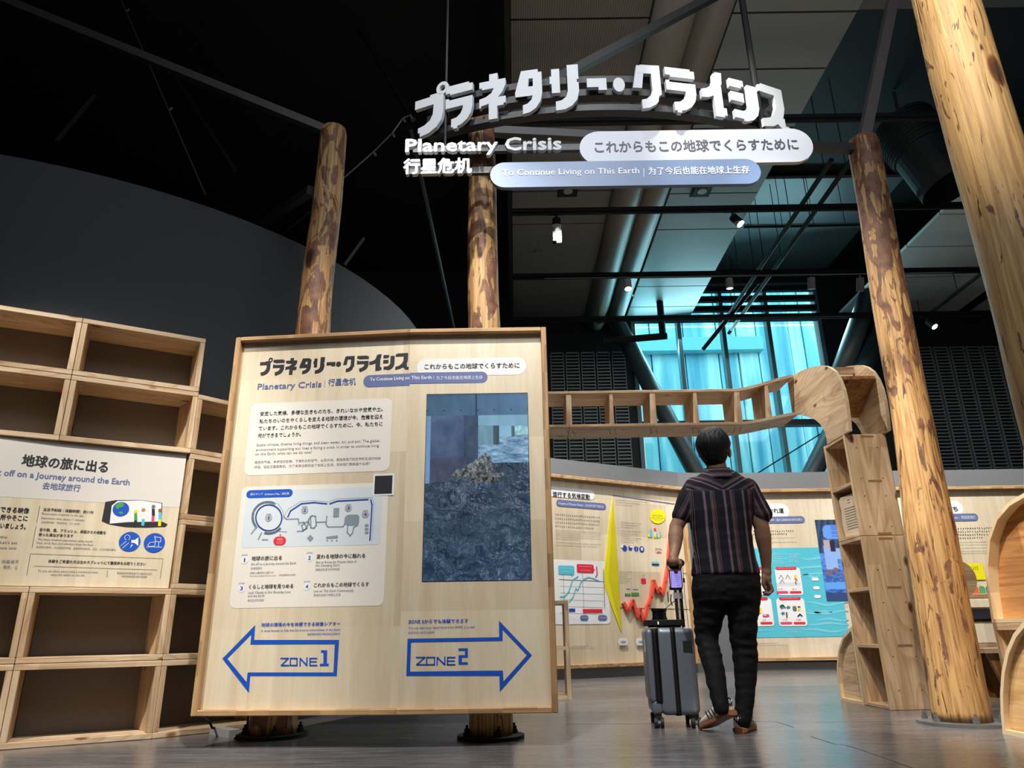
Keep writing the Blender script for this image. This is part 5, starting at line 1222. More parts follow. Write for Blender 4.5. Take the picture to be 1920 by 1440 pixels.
pr(E2, P2, INK, lambda b: (P2.text(b, 'かれ道', 1441, 961.5, 1469.5, 10, L_ * 2, .02), [P2.greek(b, 1412, 998 + 5.6 * k, 1490 - 12 * k, 4.6, L_, k) for k in range(2)]), 'lettering')
pr(E2, P2, MIDGREY, lambda b: (P2.greek(b, 1415, 1010, 1493, 2.2, L_), P2.greek(b, 1415, 1018.5, 1493, 3, L_), P2.greek(b, 1418, 1207, 1460, 2.6, L_), P2.greek(b, 1418, 1210.5, 1476, 1.8, L_)), 'small_print')
pr(E2, P2, BLUEGREY, lambda b: P2.rr(b, 1398, 969.5, 1509.5, 980.5, .5, L_ * 1.5), 'printed_pill')
pr(E2, P2, WHITEP, lambda b: (P2.text(b, 'Crossroads｜', 1420, 976.8, 1455, 5.6, L_ * 2), P2.text(b, '我们正面临向未来的岔路口', 1456, 976.8, 1504, 5, L_ * 2)), 'lettering')
pr(E2, P2, RED, lambda b: (P2.rr(b, *zd(425, 185), *zd(745, 222), .5, L_ * 3), P2.rr(b, *zd(480, 640), *zd(808, 676), .5, L_ * 3), P2.rr(b, 1400, *zd(0, 640)[1:], *zd(315, 680), .5, L_ * 3), P2.rr(b, *zd(640, 548), *zd(820, 578), .5, L_ * 3), P2.rr(b, *zd(698, 1010), *zd(880, 1040), .5, L_ * 3), P2.rr(b, *zd(200, 1010), *zd(385, 1040), .5, L_ * 3),
                           P2.rr(b, 1400, *zd(0, 190)[1:], *zd(262, 224), .5, L_ * 3), P2.text(b, '3.0', *zd(468, 530), zd(530, 0)[0], 5, L_ * 3), P2.text(b, '4.1', *zd(680, 530), zd(740, 0)[0], 5, L_ * 3), P2.text(b, '+10', *zd(535, 990), zd(605, 0)[0], 5, L_ * 3), P2.text(b, '+20', *zd(730, 990), zd(810, 0)[0], 5, L_ * 3), P2.text(b, '2.7', *zd(238, 995), zd(290, 0)[0], 5, L_ * 3)))
pr(E2, P2, PINK, lambda b: (P2.rr(b, *zd(440, 548), *zd(620, 578), .5, L_ * 3), P2.rr(b, *zd(498, 1010), *zd(680, 1040), .5, L_ * 3), P2.rr(b, *zd(232, 895), *zd(335, 935), .4, L_ * 3), P2.stroke(b, [zd(722, 360), zd(750, 385)], 2.4, L_ * 3)))
pr(E2, P2, WHITEP, lambda b: (P2.greek(b, *zd(445, 212), zd(720, 0)[0], 2.6, L_ * 4), P2.greek(b, *zd(520, 664), zd(765, 0)[0], 2.6, L_ * 4), P2.rr(b, *zd(250, 905), *zd(290, 918), .2, L_ * 4)), 'small_print')
pr(E2, P2, MIDGREY, lambda b: ([P2.stroke(b, [zd(480 + dx, 360 + dy), zd(510 + dx, 305 + dy), zd(550 + dx, 365 + dy)], .8, L_ * 3) for dx, dy in ((0, 0), (100, 0), (15, 70))], [P2.greek(b, *zd(445, 430 + 14 * k), zd(800, 0)[0], 1.2, L_ * 2.4, k) for k in range(4)], P2.rr(b, *zd(680, 770), *zd(750, 850), .3, L_ * 2.6)))
pr(E2, P2, YELLOW, lambda b: (P2.poly(b, [zd(705, 300), zd(745, 310), zd(750, 360), zd(708, 350)], L_ * 3), P2.rr(b, *zd(755, 790), *zd(800, 840), .3, L_ * 3), P2.rr(b, *zd(160, 790), *zd(225, 880), .2, L_ * 3)))
pr(E2, P2, mat('palm_green', srgb(30, 130, 120), .6), lambda b: [P2.poly(b, [zd(x + 40 * math.cos(t * PI / 5) * (1 if t % 2 else .45), y + 34 * math.sin(t * PI / 5) * (1 if t % 2 else .45)) for t in range(10)], L_ * 3) for x, y in ((525, 790), (620, 790), (540, 880))])
pr(E2, P2, INK, lambda b: (P2.stroke(b, [zd(600, 940), zd(595, 870)], 2.4, L_ * 3), P2.stroke(b, [zd(735, 440), zd(730, 400)], 1.6, L_ * 3), P2.stroke(b, [zd(765, 925), zd(795, 895), zd(825, 920)], 2.4, L_ * 3), P2.stroke(b, [zd(500, 770), zd(540, 755), zd(575, 800)], 2, L_ * 3), P2.rr(b, *zd(757, 775), *zd(800, 792), .2, L_ * 3.4)))


def girl(u, v):
    c = [44, 62, 92] if (u * 6 + v * 3) % 1 < .5 else [62, 86, 120]
    if v > .42: c = [92, 138, 214]; q = 40 * fbm(u * 10, v * 60); c = [k + q for k in c]
    if v > .62: q = 50 * fbm(u * 8, v * 70); c = [70 + q, 110 + q, 180 + q]
    if v > .9: c = [52, 74, 120]
    if .12 < u < .45 and .33 < v < .62 or (.16 < u < .55 and .36 < v < .5): c = [150 + 12 * fbm(u * 30, v * 20), 182, 232]
    if .14 < u < .34 and .26 < v < .36: c = [190, 170, 180]
    if .3 < u < .44 and .27 < v < .40: c = [50, 40, 60]
    if .12 < u < .26 and .62 < v < .68 or .3 < u < .42 and .60 < v < .66: c = [130, 100, 110]
    if .16 < u and .07 < v < .25 and not (u < .3 and (u - .3) ** 2 / .02 + (v - .16) ** 2 / .0081 > 1): c = [110, 160, 240] if not (.4 < u and (v * 40) % 1 < .35 and v < .22) else [60, 100, 200]
    if .02 < u < .8 and .78 < v < .86: c = [100, 162, 232]
    if .58 < u < .95 and .4 < v < .5: c = [170, 190, 170] if u < .78 else [24, 30, 44]
    return [max(2, min(250, k)) for k in c]


picture('video_screen', P2, 1527, 975, 1596, 1127.5, 44, 96, girl, .55, E2, L_ * 2)
pr(E2, P2, NAVY, lambda b: P2.text(b, '2100', *zd(1202, 585), zd(1285, 0)[0], 5, L_ * 3, .02), 'lettering')
# board three
zee = lambda x, y: (1700 + x / 5.141, 840 + y / 5.141)
pr(E3, P3, WHITEP, lambda b: P3.rr(b, 1712, 940, 1808, 966, .5, L_), 'printed_pill')
pr(E3, P3, BLUEGREY, lambda b: P3.rr(b, 1712, 964.5, 1835, 976.5, .5, L_ * 1.5), 'printed_pill')
pr(E3, P3, INK, lambda b: (P3.text(b, 'たち', 1775, 958.5, 1796, 10.5, L_ * 2, .02), [P3.greek(b, 1778, 993 + 6 * k, 1860 - (k == 3) * 18, 5, L_, k) for k in range(4)], P3.greek(b, 1806, 1065, 1834, 4, L_ * 4), P3.greek(b, 1806, 1069, 1834, 4, L_ * 4)), 'lettering')
pr(E3, P3, WHITEP, lambda b: P3.text(b, 'the Causes｜原因是我们', 1772, 973, 1829, 6.4, L_ * 2), 'lettering')
pr(E3, P3, MIDGREY, lambda b: [P3.greek(b, 1785, y, 1855, 2.6, L_, int(y)) for y in (1018, 1023, 1029, 1035, 1039)], 'small_print')
pr(E3, P3, YELLOW, lambda b: P3.rr(b, 1790, 1057, 1848, 1087, .12, L_ * 3), 'printed_box')
yS = 10.05
sh = thing('wall_ledge', 'long pale wooden ledges with round holes below the coloured tabs', 'ledge', (6.3, yS, 0))
pz = lambda py: at(1830, py, yS).z
for y0, y1, m in ((1113, 1121, FRAME_X), (1124, 1139, PLY_Z), (1142, 1160, MIDGREY), (1166, 1206, PLY_Z), (1207, 1214, FRAME_X), (1217, 1233, PLY_Z)):
    MB().box(5.6, yS + (.1 if y0 > 1130 else 0), pz(y1), 9.0, 10.25, pz(y0)).build('ledge_board', m, sh, bevel=.003)
MB().box(5.6, yS + .12, 0, 9.0, 10.25, pz(1234)).build('plinth', BLKMET, sh)
for k, m in enumerate((mat('olive_tab', srgb(160, 142, 52), .6), mat('orange_tab', srgb(228, 92, 54), .6), mat('green_tab', srgb(84, 164, 106), .6), mat('blue_tab', srgb(70, 140, 150), .6))):
    x = at(1819 + k * 13, 1100, yS).x; z0 = pz(1113)
    tag(MB().prism([(x - .04, z0), (x + .04, z0), (x + .04, z0 + .07)] + [(x + .04 * math.cos(t * PI / 8), z0 + .07 + .03 * math.sin(t * PI / 8)) for t in range(1, 8)] + [(x - .04, z0 + .07)], lambda a, c, d: Vector((a, yS + .05 + d, c)), .01).build('tab_card', m, fix=True),
        ['olive', 'orange', 'green', 'blue'][k] + ' round-topped tab card standing on the ledge of the right board', 'card', 'tab cards on the ledge')

# ------------------------------------------------------------------ person walking with the suitcase
PY = 4.25
pe = thing('person', 'person seen from behind in striped short-sleeved shirt and black trousers, holding the suitcase handle', 'person', (1.22, 4.28, 0))
S_ = 1 / 316.0


def evoxel(b, vox, smooth_it, name):
    me = b.mesh(name); bm = bmesh.new(); bm.from_mesh(me); bmesh.ops.recalc_face_normals(bm, faces=bm.faces); bm.to_mesh(me); bm.free()
    o = bpy.data.objects.new(name, me); COL.objects.link(o)
    m = o.modifiers.new('r', 'REMESH'); m.mode = 'VOXEL'; m.voxel_size = vox
    s = o.modifiers.new('s', 'SMOOTH'); s.factor = .5; s.iterations = smooth_it
    r = evalmesh(o); bpy.data.objects.remove(o); return r


def ell(b, c, rx, ry, rz, n=16, M=None):
    rings = []
    for k in range(1, n):
        t = PI * k / n; r_ = []
        for i in range(n * 2):
            a = PI * i / n; v = Vector((rx * math.sin(t) * math.cos(a), ry * math.sin(t) * math.sin(a), -rz * math.cos(t)))
            r_.append(Vector(c) + (M @ v if M else v))
        rings.append(r_)
    b.loft(rings)


def limb(b, pts, n=16):
    """pts: (centre, radius[, depth radius])"""
    for (p, *r), (q, *s) in zip(pts, pts[1:]):
        b.tube(p, q, r[0], s[0], n=n)
    for p, *r in pts: ell(b, p, r[0], r[0], r[0], 8)


def trunk(b, secs, n=28):
    """secs: (px left, px right, py, Y, depth radius)"""
    rings = []
    for l, r, py, Y, dr in secs:
        a = at(l, py, Y); c = at(r, py, Y); m = (a + c) / 2; w = (c - a).length / 2
        rings.append([Vector((m.x + w * math.copysign(abs(math.cos(t)) ** .85, math.cos(t)), m.y + dr * math.copysign(abs(math.sin(t)) ** .85, math.sin(t)), m.z)) for t in [2 * PI * i / n for i in range(n)]])
    if rings[0][0].z > rings[-1][0].z: rings = rings[::-1]
    b.loft(rings)


V3 = Vector
hc = at(1337, 838, PY)
bb = MB()
ell(bb, hc + V3((0, 0, -.005)), .078, .095, .112, 14)
ell(bb, hc + V3((0, .03, -.06)), .058, .07, .07, 12)
limb(bb, [(at(1340, 855, PY), .056), (at(1345, 885, PY + .01), .060)])
ell(bb, hc + V3((0.094, .0, -.036)), .013, .020, .034, 8); ell(bb, hc + V3((-.080, .012, -.036)), .010, .020, .032, 8)
ell(bb, hc + V3((0, .112, -.03)), .014, .02, .022, 8)
trunk(bb, [(1318, 1375, 888, PY, .06), (1298, 1400, 915, PY, .09), (1303, 1396, 960, PY, .1), (1310, 1398, 1020, PY, .09), (1308, 1412, 1075, PY, .1), (1310, 1416, 1110, PY, .1)])
# left arm to the handle
shL, elL, wrL, hdL = at(1302, 917, PY), at(1268, 988, PY + .03), at(1264, 1040, PY - .03), at(1263, 1056, PY - .06)
limb(bb, [(shL, .056), (at(1285, 955, PY + .02), .046), (elL, .041)]); limb(bb, [(elL, .041), (at(1267, 1005, PY + .02), .045), (at(1266, 1024, PY), .036), (wrL, .0265)])
shR, elR, wrR = at(1400, 917, PY), at(1428, 988, PY - .02), at(1437, 1066, PY + .02)
limb(bb, [(shR, .058), (at(1415, 955, PY - .01), .05), (elR, .044)]); limb(bb, [(elR, .044), (at(1431, 1008, PY - .01), .046), (at(1435, 1035, PY), .036), (wrR, .027)])
# right hand, relaxed
pm = at(1438, 1086, PY + .03); limb(bb, [(wrR, .027), (at(1437, 1074, PY + .02), .029)]); ell(bb, pm, .024, .038, .042, 12); ell(bb, pm + V3((-.012, -.01, .004)), .024, .022, .03, 10)
limb(bb, [(pm + V3((-.022, -.022, .012)), .014), (pm + V3((-.034, -.026, -.026)), .0115), (pm + V3((-.022, -.022, -.058)), .0095)], 10)
for k, (dy, l1, l2, l3) in enumerate(((-.028, .034, .022, .018), (-.009, .038, .025, .02), (.011, .035, .024, .018), (.029, .028, .018, .014))):
    a = pm + V3((.008, dy, -.03)); c = a + V3((.006, dy * .1, -l1)); d = c + V3((-.020, 0, -l2 * .75)); e_ = d + V3((-l3, 0, .002))
    limb(bb, [(a, .0105), (c, .0098), (d, .0088), (e_, .0075)], 8)
# left hand closed on the grip
grip0, grip1 = at(1263, 1060, PY - .06), at(1277, 1060, PY - .06); gz = (grip0.z)
pm2 = V3((hdL.x, hdL.y, hdL.z + .012)); ell(bb, pm2, .030, .036, .030, 12); limb(bb, [(wrL, .0265), (pm2 + V3((0, 0, .02)), .027)])
for k in range(4):
    x = pm2.x - .024 + k * .019; a = V3((x, pm2.y + .02, pm2.z + .008)); c = V3((x, pm2.y + .046, pm2.z - .014)); d = V3((x, pm2.y + .034, pm2.z - .042)); e_ = V3((x, pm2.y + .010, pm2.z - .048))
    limb(bb, [(a, .0105), (c, .0100), (d, .0095), (e_, .0085)], 8)
limb(bb, [(pm2 + V3((.022, -.012, .004)), .013), (pm2 + V3((.036, -.02, -.018)), .011), (pm2 + V3((.034, -.008, -.040)), .0095)], 8)
# legs
LEGL = [(1331, 1108, 33, .02), (1332, 1135, 30, .03), (1327, 1165, 25, .05), (1325, 1198, 20.5, .06), (1331, 1225, 19, .02), (1339, 1255, 18, -.03), (1347, 1300, 15, -.09), (1352, 1326, 13.5, -.12)]
LEGR = [(1394, 1108, 32, 0), (1393, 1135, 29, 0), (1393, 1165, 26, .0), (1394, 1198, 23, .01), (1397, 1230, 22, .01), (1398, 1262, 19, 0), (1397, 1310, 16, -.02), (1393, 1352, 13.5, -.04)]
for LG in (LEGL, LEGR):
    limb(bb, [(at(x, y, PY + dy), r * S_ * .82) for x, y, r, dy in LG])
me = evoxel(bb, .0052, 4, 'body')
bo = link('body', me, SKIN, pe, (0, 0, 0), smooth=True)
# hair
hb = MB(); rings = []; n = 40
for k in range(1, 26):
    t = PI * k / 26; r_ = []
    for i in range(n):
        a = 2 * PI * i / n; zz = -math.cos(t); rr_ = math.sin(t)
        k1 = 1.0 if zz > -.15 else 1 - .30 * ((-.15 - zz) / .85) ** 1.2
        front = math.sin(a) > .2
        v = V3((.1045 * rr_ * math.cos(a) * k1, (.118 if not front else .1) * rr_ * math.sin(a) * k1, .112 * zz if zz > 0 else .150 * zz))
        v.x *= (1 - .13 * max(0, 1 - abs(zz + .35) / .35)) if v.x > 0 else (1 - .05 * max(0, 1 - abs(zz + .35) / .35)); v *= 1 + .035 * noise.noise(V3((math.cos(a) * 6, math.sin(a) * 6, zz * 1.5))) + .035 * noise.noise(V3((math.cos(a) * 14, math.sin(a) * 14, zz * 1.2)))
        if front and zz < .25: v.y *= .35
        r_.append(hc + V3((-.002, -.006, .010)) + v)
    rings.append(r_)
hb.loft(rings)
hm = mat('black_hair', (.005, .005, .007), .6, spec=.3); t = N(hm); tc = t.n('ShaderNodeTexCoord'); mp = t.n('ShaderNodeMapping'); mp.inputs['Scale'].default_value = (60, 60, 5); t.l(tc.outputs['Object'], mp.inputs[0])
nn_ = t.n('ShaderNodeTexNoise', i_Scale=1.0, i_Detail=2.0); t.l(mp.outputs[0], nn_.inputs[0]); bp = t.n('ShaderNodeBump', i_Strength=1.0, i_Distance=.012); t.l(nn_.outputs[0], bp.inputs['Height']); t.l(bp.outputs[0], t.b.inputs['Normal'])
hb.build('hair', hm, pe, smooth=True)
# shirt
sb = MB()
trunk(sb, [(1316, 1376, 884, PY, .062), (1304, 1390, 895, PY, .088), (1290, 1408, 908, PY, .108), (1287, 1413, 930, PY, .118), (1291, 1409, 962, PY, .122), (1298, 1408, 1000, PY, .118), (1300, 1411, 1030, PY, .118), (1299, 1418, 1060, PY, .124), (1298, 1424, 1078, PY, .128)])
limb(sb, [(at(1304, 916, PY), .07), (at(1289, 940, PY + .01), .064), (at(1277, 968, PY + .025), .054)]); limb(sb, [(at(1399, 918, PY), .072), (at(1413, 942, PY), .067), (at(1426, 964, PY - .01), .066)])
me = evoxel(sb, .0065, 5, 'shirt')
xc = at(1350, 960, PY).x; zyk = at(1350, 922, PY).z; sl, sr = (at(1304, 912, PY), at(1277, 968, PY + .02)), (at(1399, 914, PY), at(1423, 964, PY))
lim_l, lim_r = at(1291, 960, PY).x, at(1410, 960, PY).x; zarm = at(1300, 975, PY).z; zhemL = at(1277, 981, PY).z
ua = me.attributes.new('u', 'FLOAT', 'POINT'); buf = []
for v in me.vertices:
    c = v.co
    # folds: gentle creases at the waist and below the shoulders
    f = .0045 * noise.noise(V3((c.x * 5, c.y * 6, c.z * 26))) * (1 if c.z < zyk - .1 else .3) + .004 * noise.noise(V3((c.x * 14 + c.z * 9, c.y * 8, c.z * 5)))
    nr = v.normal; v.co = c + nr * f
    dxl = (c.x - xc)
    if c.z > zyk - .012 * math.cos((c.x - xc) * 8) and lim_l - .01 < c.x < lim_r + .01: u = (c.z - zyk) * 1.0 - abs(dxl) * -.55 + .02; u = ((c.z - zyk) - .55 * abs(dxl)) * 1.5 + .03
    elif c.x < lim_l or c.x > lim_r:
        a, q = sl if c.x < xc else sr; d = (q - a).normalized(); w = c - a; u = w.x * d.z - w.z * d.x + .03
    else: u = dxl
    buf.append(u)
ua.data.foreach_set('value', buf)
sm = mat('striped_cotton', srgb(34, 35, 46), .85, spec=.2); t = N(sm); an = t.n('ShaderNodeAttribute', attribute_name='u')
m1 = t.n('ShaderNodeMath', operation='MULTIPLY'); m1.inputs[1].default_value = 1 / .112; m2 = t.n('ShaderNodeMath', operation='ADD'); m2.inputs[1].default_value = 10.1; m3 = t.n('ShaderNodeMath', operation='FRACT')
t.l(an.outputs['Fac'], m1.inputs[0]); t.l(m1.outputs[0], m2.inputs[0]); t.l(m2.outputs[0], m3.inputs[0])
D_, G_, R_ = srgb(27, 28, 37), srgb(104, 92, 98), srgb(124, 84, 86)
r = t.n('ShaderNodeValToRGB'); r.color_ramp.interpolation = 'CONSTANT'; e = r.color_ramp.elements
st_ = [(0, D_), (.05, G_), (.17, D_), (.40, R_), (.43, D_), (.46, G_), (.50, D_), (.53, G_), (.55, D_), (.60, R_), (.62, D_)]
while len(e) < len(st_): e.new(.5)
for q, (p, c) in zip(e, st_): q.position = p; q.color = (*c, 1)
t.l(m3.outputs[0], r.inputs[0]); t.l(r.outputs[0], t.b.inputs['Base Color'])
shirt = link('shirt', me, sm, pe, (0, 0, 0), smooth=True)
# collar
b = MB(); n = 32; cc = at(1345, 887, PY)
R_ = [[cc + V3((r_ * math.cos(2 * PI * i / n), r_ * 1.08 * math.sin(2 * PI * i / n), z + .012 * math.sin(2 * PI * i / n))) for i in range(n)] for r_, z in ((.104, -.034), (.088, .000), (.074, .030), (.069, .031), (.064, .0))]
b.loft(R_, cap=False); me = b.mesh('collar'); ua = me.attributes.new('u', 'FLOAT', 'POINT'); ua.data.foreach_set('value', [(i % (2 * n)) // n * .03 + .02 + (i // n) * .016 for i in range(len(b.v))])
link('collar', me, sm, pe, (0, 0, 0), smooth=True)
# trousers
tb = MB()
trunk(tb, [(1301, 1421, 1068, PY, .115), (1299, 1425, 1088, PY, .125), (1299, 1426, 1108, PY, .125), (1304, 1424, 1128, PY, .11)])
for LG in (LEGL, LEGR): limb(tb, [(at(x, y, PY + dy), r * S_) for x, y, r, dy in LG])
me = evoxel(tb, .0065, 4, 'trousers')
for v in me.vertices:
    c = v.co; kz_ = 1.6 if .38 < c.z < .62 else .7
    v.co = c + v.normal * (.0065 * kz_ * noise.noise(V3((c.x * 9 + c.z * 4, c.y * 9, c.z * 30))) + .003 * noise.noise(c * 40))
link('trousers', me, mat('black_trouser_cloth', (.004, .0045, .006), .8, spec=.25), pe, (0, 0, 0), smooth=True)
# shoes
WL = mat('white_leather', srgb(226, 218, 206), .5); GUM = mat('gum_rubber', srgb(150, 98, 66), .55); DKN = mat('dark_navy_suede', srgb(38, 38, 54), .7)


def shoe(name, heel, toe, pitch, lab, side):
    d = Vector((toe.x - heel.x, toe.y - heel.y, 0)).normalized(); yaw = math.atan2(d.y, d.x)
    M = Matrix.Translation(heel) @ Matrix.Rotation(yaw, 4, 'Z') @ Matrix.Rotation(pitch, 4, 'Y')
    def ring(x, w, z0, z1, n=20, pw=.7): return [M @ V3((x, w * math.copysign(abs(math.cos(t)) ** pw, math.cos(t)), (z0 + z1) / 2 + (z1 - z0) / 2 * math.copysign(abs(math.sin(t)) ** pw, math.sin(t)))) for t in [2 * PI * i / n for i in range(n)]]
    up_ = [(-.002, .022, .02, .068), (.008, .032, .018, .082), (.03, .036, .018, .086), (.07, .036, .018, .084), (.11, .038, .018, .078), (.15, .043, .018, .066), (.19, .047, .018, .055), (.23, .044, .018, .047), (.262, .032, .018, .040), (.276, .016, .02, .034)]
    p = MB().loft([ring(*u_) for u_ in up_]).build(name, WL, pe, smooth=True, fix=True); p['label'] = lab
    so = [(-.010, .024, 0, .026), (.004, .038, 0, .028), (.04, .040, 0, .028), (.1, .037, 0, .025), (.16, .046, 0, .024), (.2, .050, .0, .024), (.25, .044, .002, .024), (.275, .028, .006, .024), (.288, .012, .01, .022)]
    MB().loft([ring(*u_, n=20, pw=.45) for u_ in so]).build('sole', GUM, p, fix=True)
    # heel tab with three-leaf mark
    MB().loft([[M @ V3((x, y * w, z)) for y, x in ((-1, .022), (-.8, .004), (-.4, -.006), (0, -.008), (.4, -.006), (.8, .004), (1, .022))] for z, w in ((.05, .034), (.068, .033), (.09, .028))], cap=False).build('heel_tab', DKN, p)
    b = MB()
    for a_, dx in ((0, 0), (.7, .007), (-.7, -.007)):
        L3 = [(0, 0), (.004, .006), (.003, .011), (0, .015), (-.003, .011), (-.004, .006)]
        b.add([M @ V3((-.0095, dx + (x * math.cos(a_) + y * math.sin(a_)), .066 + (-x * math.sin(a_) + y * math.cos(a_)))) for x, y in L3], [(0, 1, 2, 3, 4, 5)])
    for k in range(2): b.add([M @ V3((-.0095, y, .060 + k * .0035 + q)) for y, q in ((-.007, 0), (.007, 0), (.007, .0018), (-.007, .0018))], [(0, 1, 2, 3)])
    b.build('heel_mark', WHITEP, p)
    b = MB()
    for k in range(3):
        x = .085 + k * .024
        for s_ in (1, -1):
            w_ = .042 + k * .003
            b.add([M @ V3((x + dx, s_ * (w_ - zz * .12), .026 + zz)) for dx, zz in ((0, 0), (.011, 0), (.011 + .022, .04), (.022, .042))], [(0, 1, 2, 3)])
    b.build('side_stripe', DKN, p)
    b = MB()
    for k in range(5): b.tube(M @ V3((.095 + k * .014, -.018, .083 - k * .005)), M @ V3((.1 + k * .014, .018, .083 - k * .005)), .003, n=6)
    b.build('lace', WHITEP, p)
    return p


tL = fl(1322, 1370); tL.z = 0
hL = at(1374, 1342, PY - .13); dirL = (tL - hL); hxy = V3((dirL.x, dirL.y, 0)).length
pl_ = math.asin(min(.9, hL.z / .27))
shoe('left_shoe', V3((hL.x, hL.y, hL.z)), V3((tL.x - .0, tL.y + .05, 0)), pl_, 'white sneaker with heel raised and toe on the floor', 'L')
hR = fl(1388, 1376); shoe('right_shoe', V3((hR.x + .005, hR.y + .02, 0)), V3((hR.x + .13, hR.y + .26, 0)), 0, 'white sneaker planted flat on the floor', 'R')
# socks/ankles are part of the body mesh

# ------------------------------------------------------------------ suitcase
cx_, cy_ = .905, 4.60
CA = math.radians(-6); MC = Matrix.Translation((cx_, cy_, 0)) @ Matrix.Rotation(CA, 4, 'Z')
su = thing('suitcase', 'silver grey hard-shell cabin suitcase with black zips standing beside the person', 'suitcase', (cx_, cy_, 0))
SHELL = mat('silver_grey_shell', srgb(122, 130, 142), .38, .35); RUB = mat('black_rubber', (.012, .012, .013), .6)


def rbox(b, x0, x1, y0, y1, z0, z1, r, M, n=5):
    rings = []
    def rect(xa, xb, ya, yb, rr_, z):
        o = []
        for cx, cy, t0 in ((xb - rr_, yb - rr_, 0), (xa + rr_, yb - rr_, 90), (xa + rr_, ya + rr_, 180), (xb - rr_, ya + rr_, 270)):
            for k in range(n + 1): t_ = math.radians(t0 + 90 * k / n); o.append(M @ V3((cx + rr_ * math.cos(t_), cy + rr_ * math.sin(t_), z)))
        return o
    for k in range(n + 1):
        t_ = PI / 2 * k / n; ins = r * (1 - math.sin(t_)); rings.append(rect(x0 + ins, x1 - ins, y0 + ins, y1 - ins, max(.004, r - ins * .9), z0 + r * (1 - math.cos(t_))))
    for k in range(n + 1):
        t_ = PI / 2 * (1 - k / n); ins = r * (1 - math.sin(t_)); rings.append(rect(x0 + ins, x1 - ins, y0 + ins, y1 - ins, max(.004, r - ins * .9), z1 - r * (1 - math.cos(t_))))
    b.loft(rings)


b = MB(); rbox(b, -.075, .145, -.18, .18, .065, .535, .035, MC); b.build('shell', SHELL, su, smooth=True, fix=True)
b = MB(); rbox(b, -.135, -.082, -.175, .175, .13, .53, .026, MC); b.build('front_pocket', SHELL, su, smooth=True, fix=True)
b = MB(); rbox(b, -.125, -.06, -.17, .17, .068, .15, .026, MC); b.build('lower_bumper', SHELL, su, smooth=True, fix=True)
b = MB(); rbox(b, -.092, -.068, -.178, .178, .12, .531, .03, MC); b.build('pocket_zip', RUB, su, smooth=True, fix=True)
b = MB(); rbox(b, .0, .045, -.183, .183, .062, .538, .036, MC); b.build('main_zip', RUB, su, smooth=True, fix=True)
MB().box(.075, -.1835, .40, .125, -.181, .46, MC).build('black_sticker', BLACK, su)
MB().box(-.137, -.12, .40, -.1355, -.08, .47, MC).build('white_sticker', WHITEP, su)
for x in (-.09, .115):
    for y in (-.14, .14):
        w = MB().box(x - .018, y - .016, .04, x + .018, y + .016, .075, MC).build('wheel_housing', RUB, su)
        for dx in (-.017, .017): MB().tube(MC @ V3((x + dx - .009, y - .012, .0275)), MC @ V3((x + dx + .009, y - .012, .0275)), .0275, n=20).build('wheel', RUB, w)
        MB().tube(MC @ V3((x - .012, y - .012, .0275)), MC @ V3((x + .012, y - .012, .0275)), .012, n=10).build('axle', STEEL, w)
hx = .085
for k, dx in enumerate((-.008, .022)): MB().box(hx + dx - .009, -.02, .535, hx + dx + .009, .0, .84, MC).build('handle_tube', [GREYMET, BLKMET][k], su)
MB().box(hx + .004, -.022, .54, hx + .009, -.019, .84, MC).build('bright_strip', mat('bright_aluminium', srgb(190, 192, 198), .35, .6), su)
MB().box(hx - .022, -.026, .70, hx + .034, .003, .735, MC).build('white_clamp', mat('pale_grey_tape', srgb(178, 178, 186), .5), su)
tp = at(1268, 1052, PY - .04); g0 = MC @ V3((hx + .007, -.01, .83))
MB().tube(g0, V3((tp.x - .005, tp.y + .02, tp.z - .03)), .012, n=10).build('handle_neck', BLKMET, su)
MB().tube(V3((tp.x - .035, tp.y + .005, tp.z - .012)), V3((tp.x + .032, tp.y + .005, tp.z - .006)), .019, n=16).build('handle_grip', RUB, su)
ell_b = MB(); ell(ell_b, V3((tp.x + .022, tp.y - .015, tp.z - .012)), .021, .02, .02, 10); ell_b.build('grip_button', RUB, su, smooth=True)
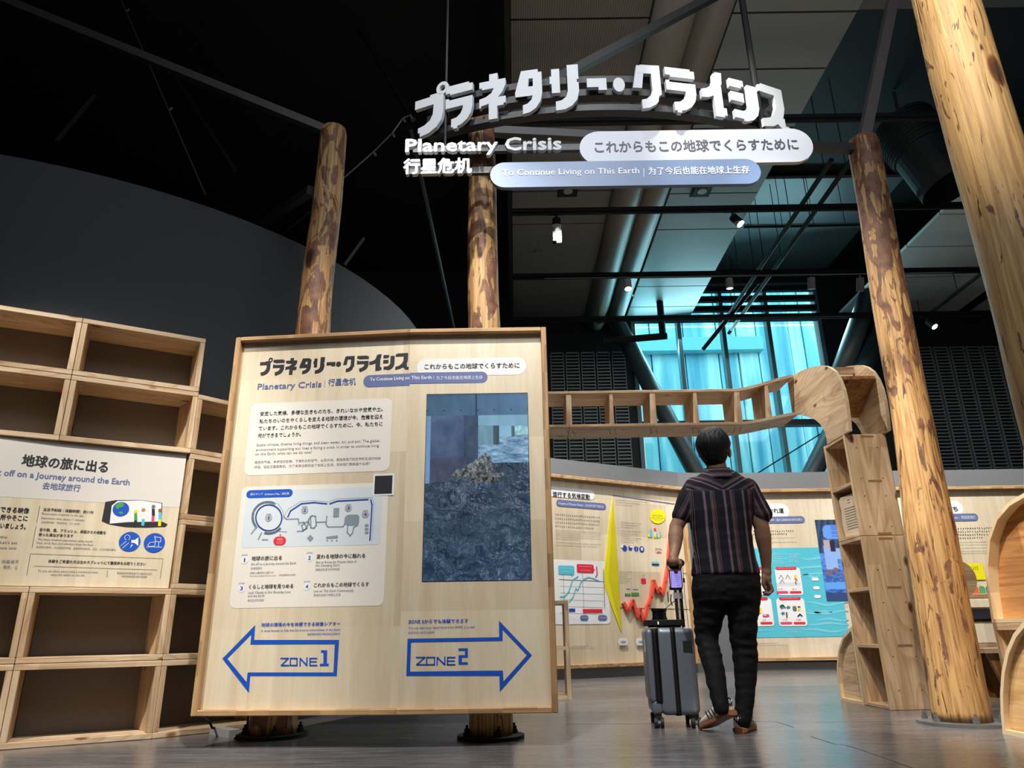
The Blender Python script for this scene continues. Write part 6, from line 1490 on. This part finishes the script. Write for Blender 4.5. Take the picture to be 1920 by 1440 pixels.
# sensor unit on top
b = MB(); b.box(-.128, -.15, .545, .095, .06, .578, MC); b.build('sensor_bracket', BLKMET, su, bevel=.003)
MB().box(-.1, -.12, .536, .08, .04, .546, MC).build('bracket_foot', BLKMET, su)
sc_ = MC @ V3((-.035, -.06, 0)); b = MB()
for z0, z1, r in ((.578, .59, .046), (.59, .628, .042), (.628, .642, .047)): b.tube((sc_.x, sc_.y, z0), (sc_.x, sc_.y, z1), r, n=32)
b.build('lidar_sensor', mat('gloss_black', (.006, .007, .012), .15), su)
MB().tube(MC @ V3((.0, -.05, .64)), MC @ V3((hx, -.01, .70)), .0025, n=6).build('sensor_cable', RUB, su)
MB().box(-.055, -.1525, .553, -.051, -.1505, .567, MC).build('status_lamp', mat('warm_lamp', (1, .8, .3), .4, emit=2.5), su)
# phone on the handle
ph = thing('phone', 'lit smartphone with lilac screen clamped to the suitcase handle', 'phone', at(1268, 1083, 4.40))
PH = Plane((-1, 4.40), (3, 4.40))
def phbox(name, x0, y0, x1, y1, r, d0, d1, m):
    a0, z1 = PH.hit(x0, y0); a1, z0 = PH.hit(x1, y1); R = r * (a1 - a0); pts = []
    for cx, cz, t0 in ((a1 - R, z1 - R, 0), (a0 + R, z1 - R, 90), (a0 + R, z0 + R, 180), (a1 - R, z0 + R, 270)):
        for k in range(6): t_ = math.radians(t0 + 18 * k); pts.append((cx + R * math.cos(t_), cz + R * math.sin(t_)))
    return MB().prism(pts, lambda x, y, d: PH.P(x, y, d0) - PH.n * d, d1).build(name, m, ph, fix=True)
phbox('phone_case', 1253.5, 1059, 1281, 1103, .16, .0, .012, RUB)
phbox('screen_glass', 1255, 1060.5, 1279, 1101.5, .12, .0012, .001, mat('lilac_screen', srgb(150, 140, 225), .3, emit=.45))
b = MB()
for k in range(14): PH.stroke(b, [(1258.5, 1068 + k * 2.35), (1259.5, 1068 + k * 2.35)], .9, .0018)
for k in range(9): PH.stroke(b, [(1262, 1068 + k * 3.7), (1269 + (k * 5) % 7, 1068 + k * 3.7)], .4, .0018)
PH.rr(b, 1262.5, 1060.5, 1272, 1063, .5, .0018)
b.build('screen_marks', BLACK, ph)
phbox('clamp', 1256, 1099, 1280, 1106, .1, -.002, .02, RUB); phbox('clamp_arm', 1281, 1084, 1284.5, 1092, .1, -.002, .012, RUB)
for o in bpy.data.objects:
    n_ = o.name.split('.')[0]
    if o.type == 'MESH' and o.parent is not None and (n_ in ('lettering', 'title_lettering', 'small_print', 'side_stripe', 'lace', 'heel_mark', 'screen_marks', 'joint_slot') or (n_.startswith('printed_') and n_ != 'printed_arrow')) and len(o.data.polygons) > 1:
        o['kind'] = 'stuff'
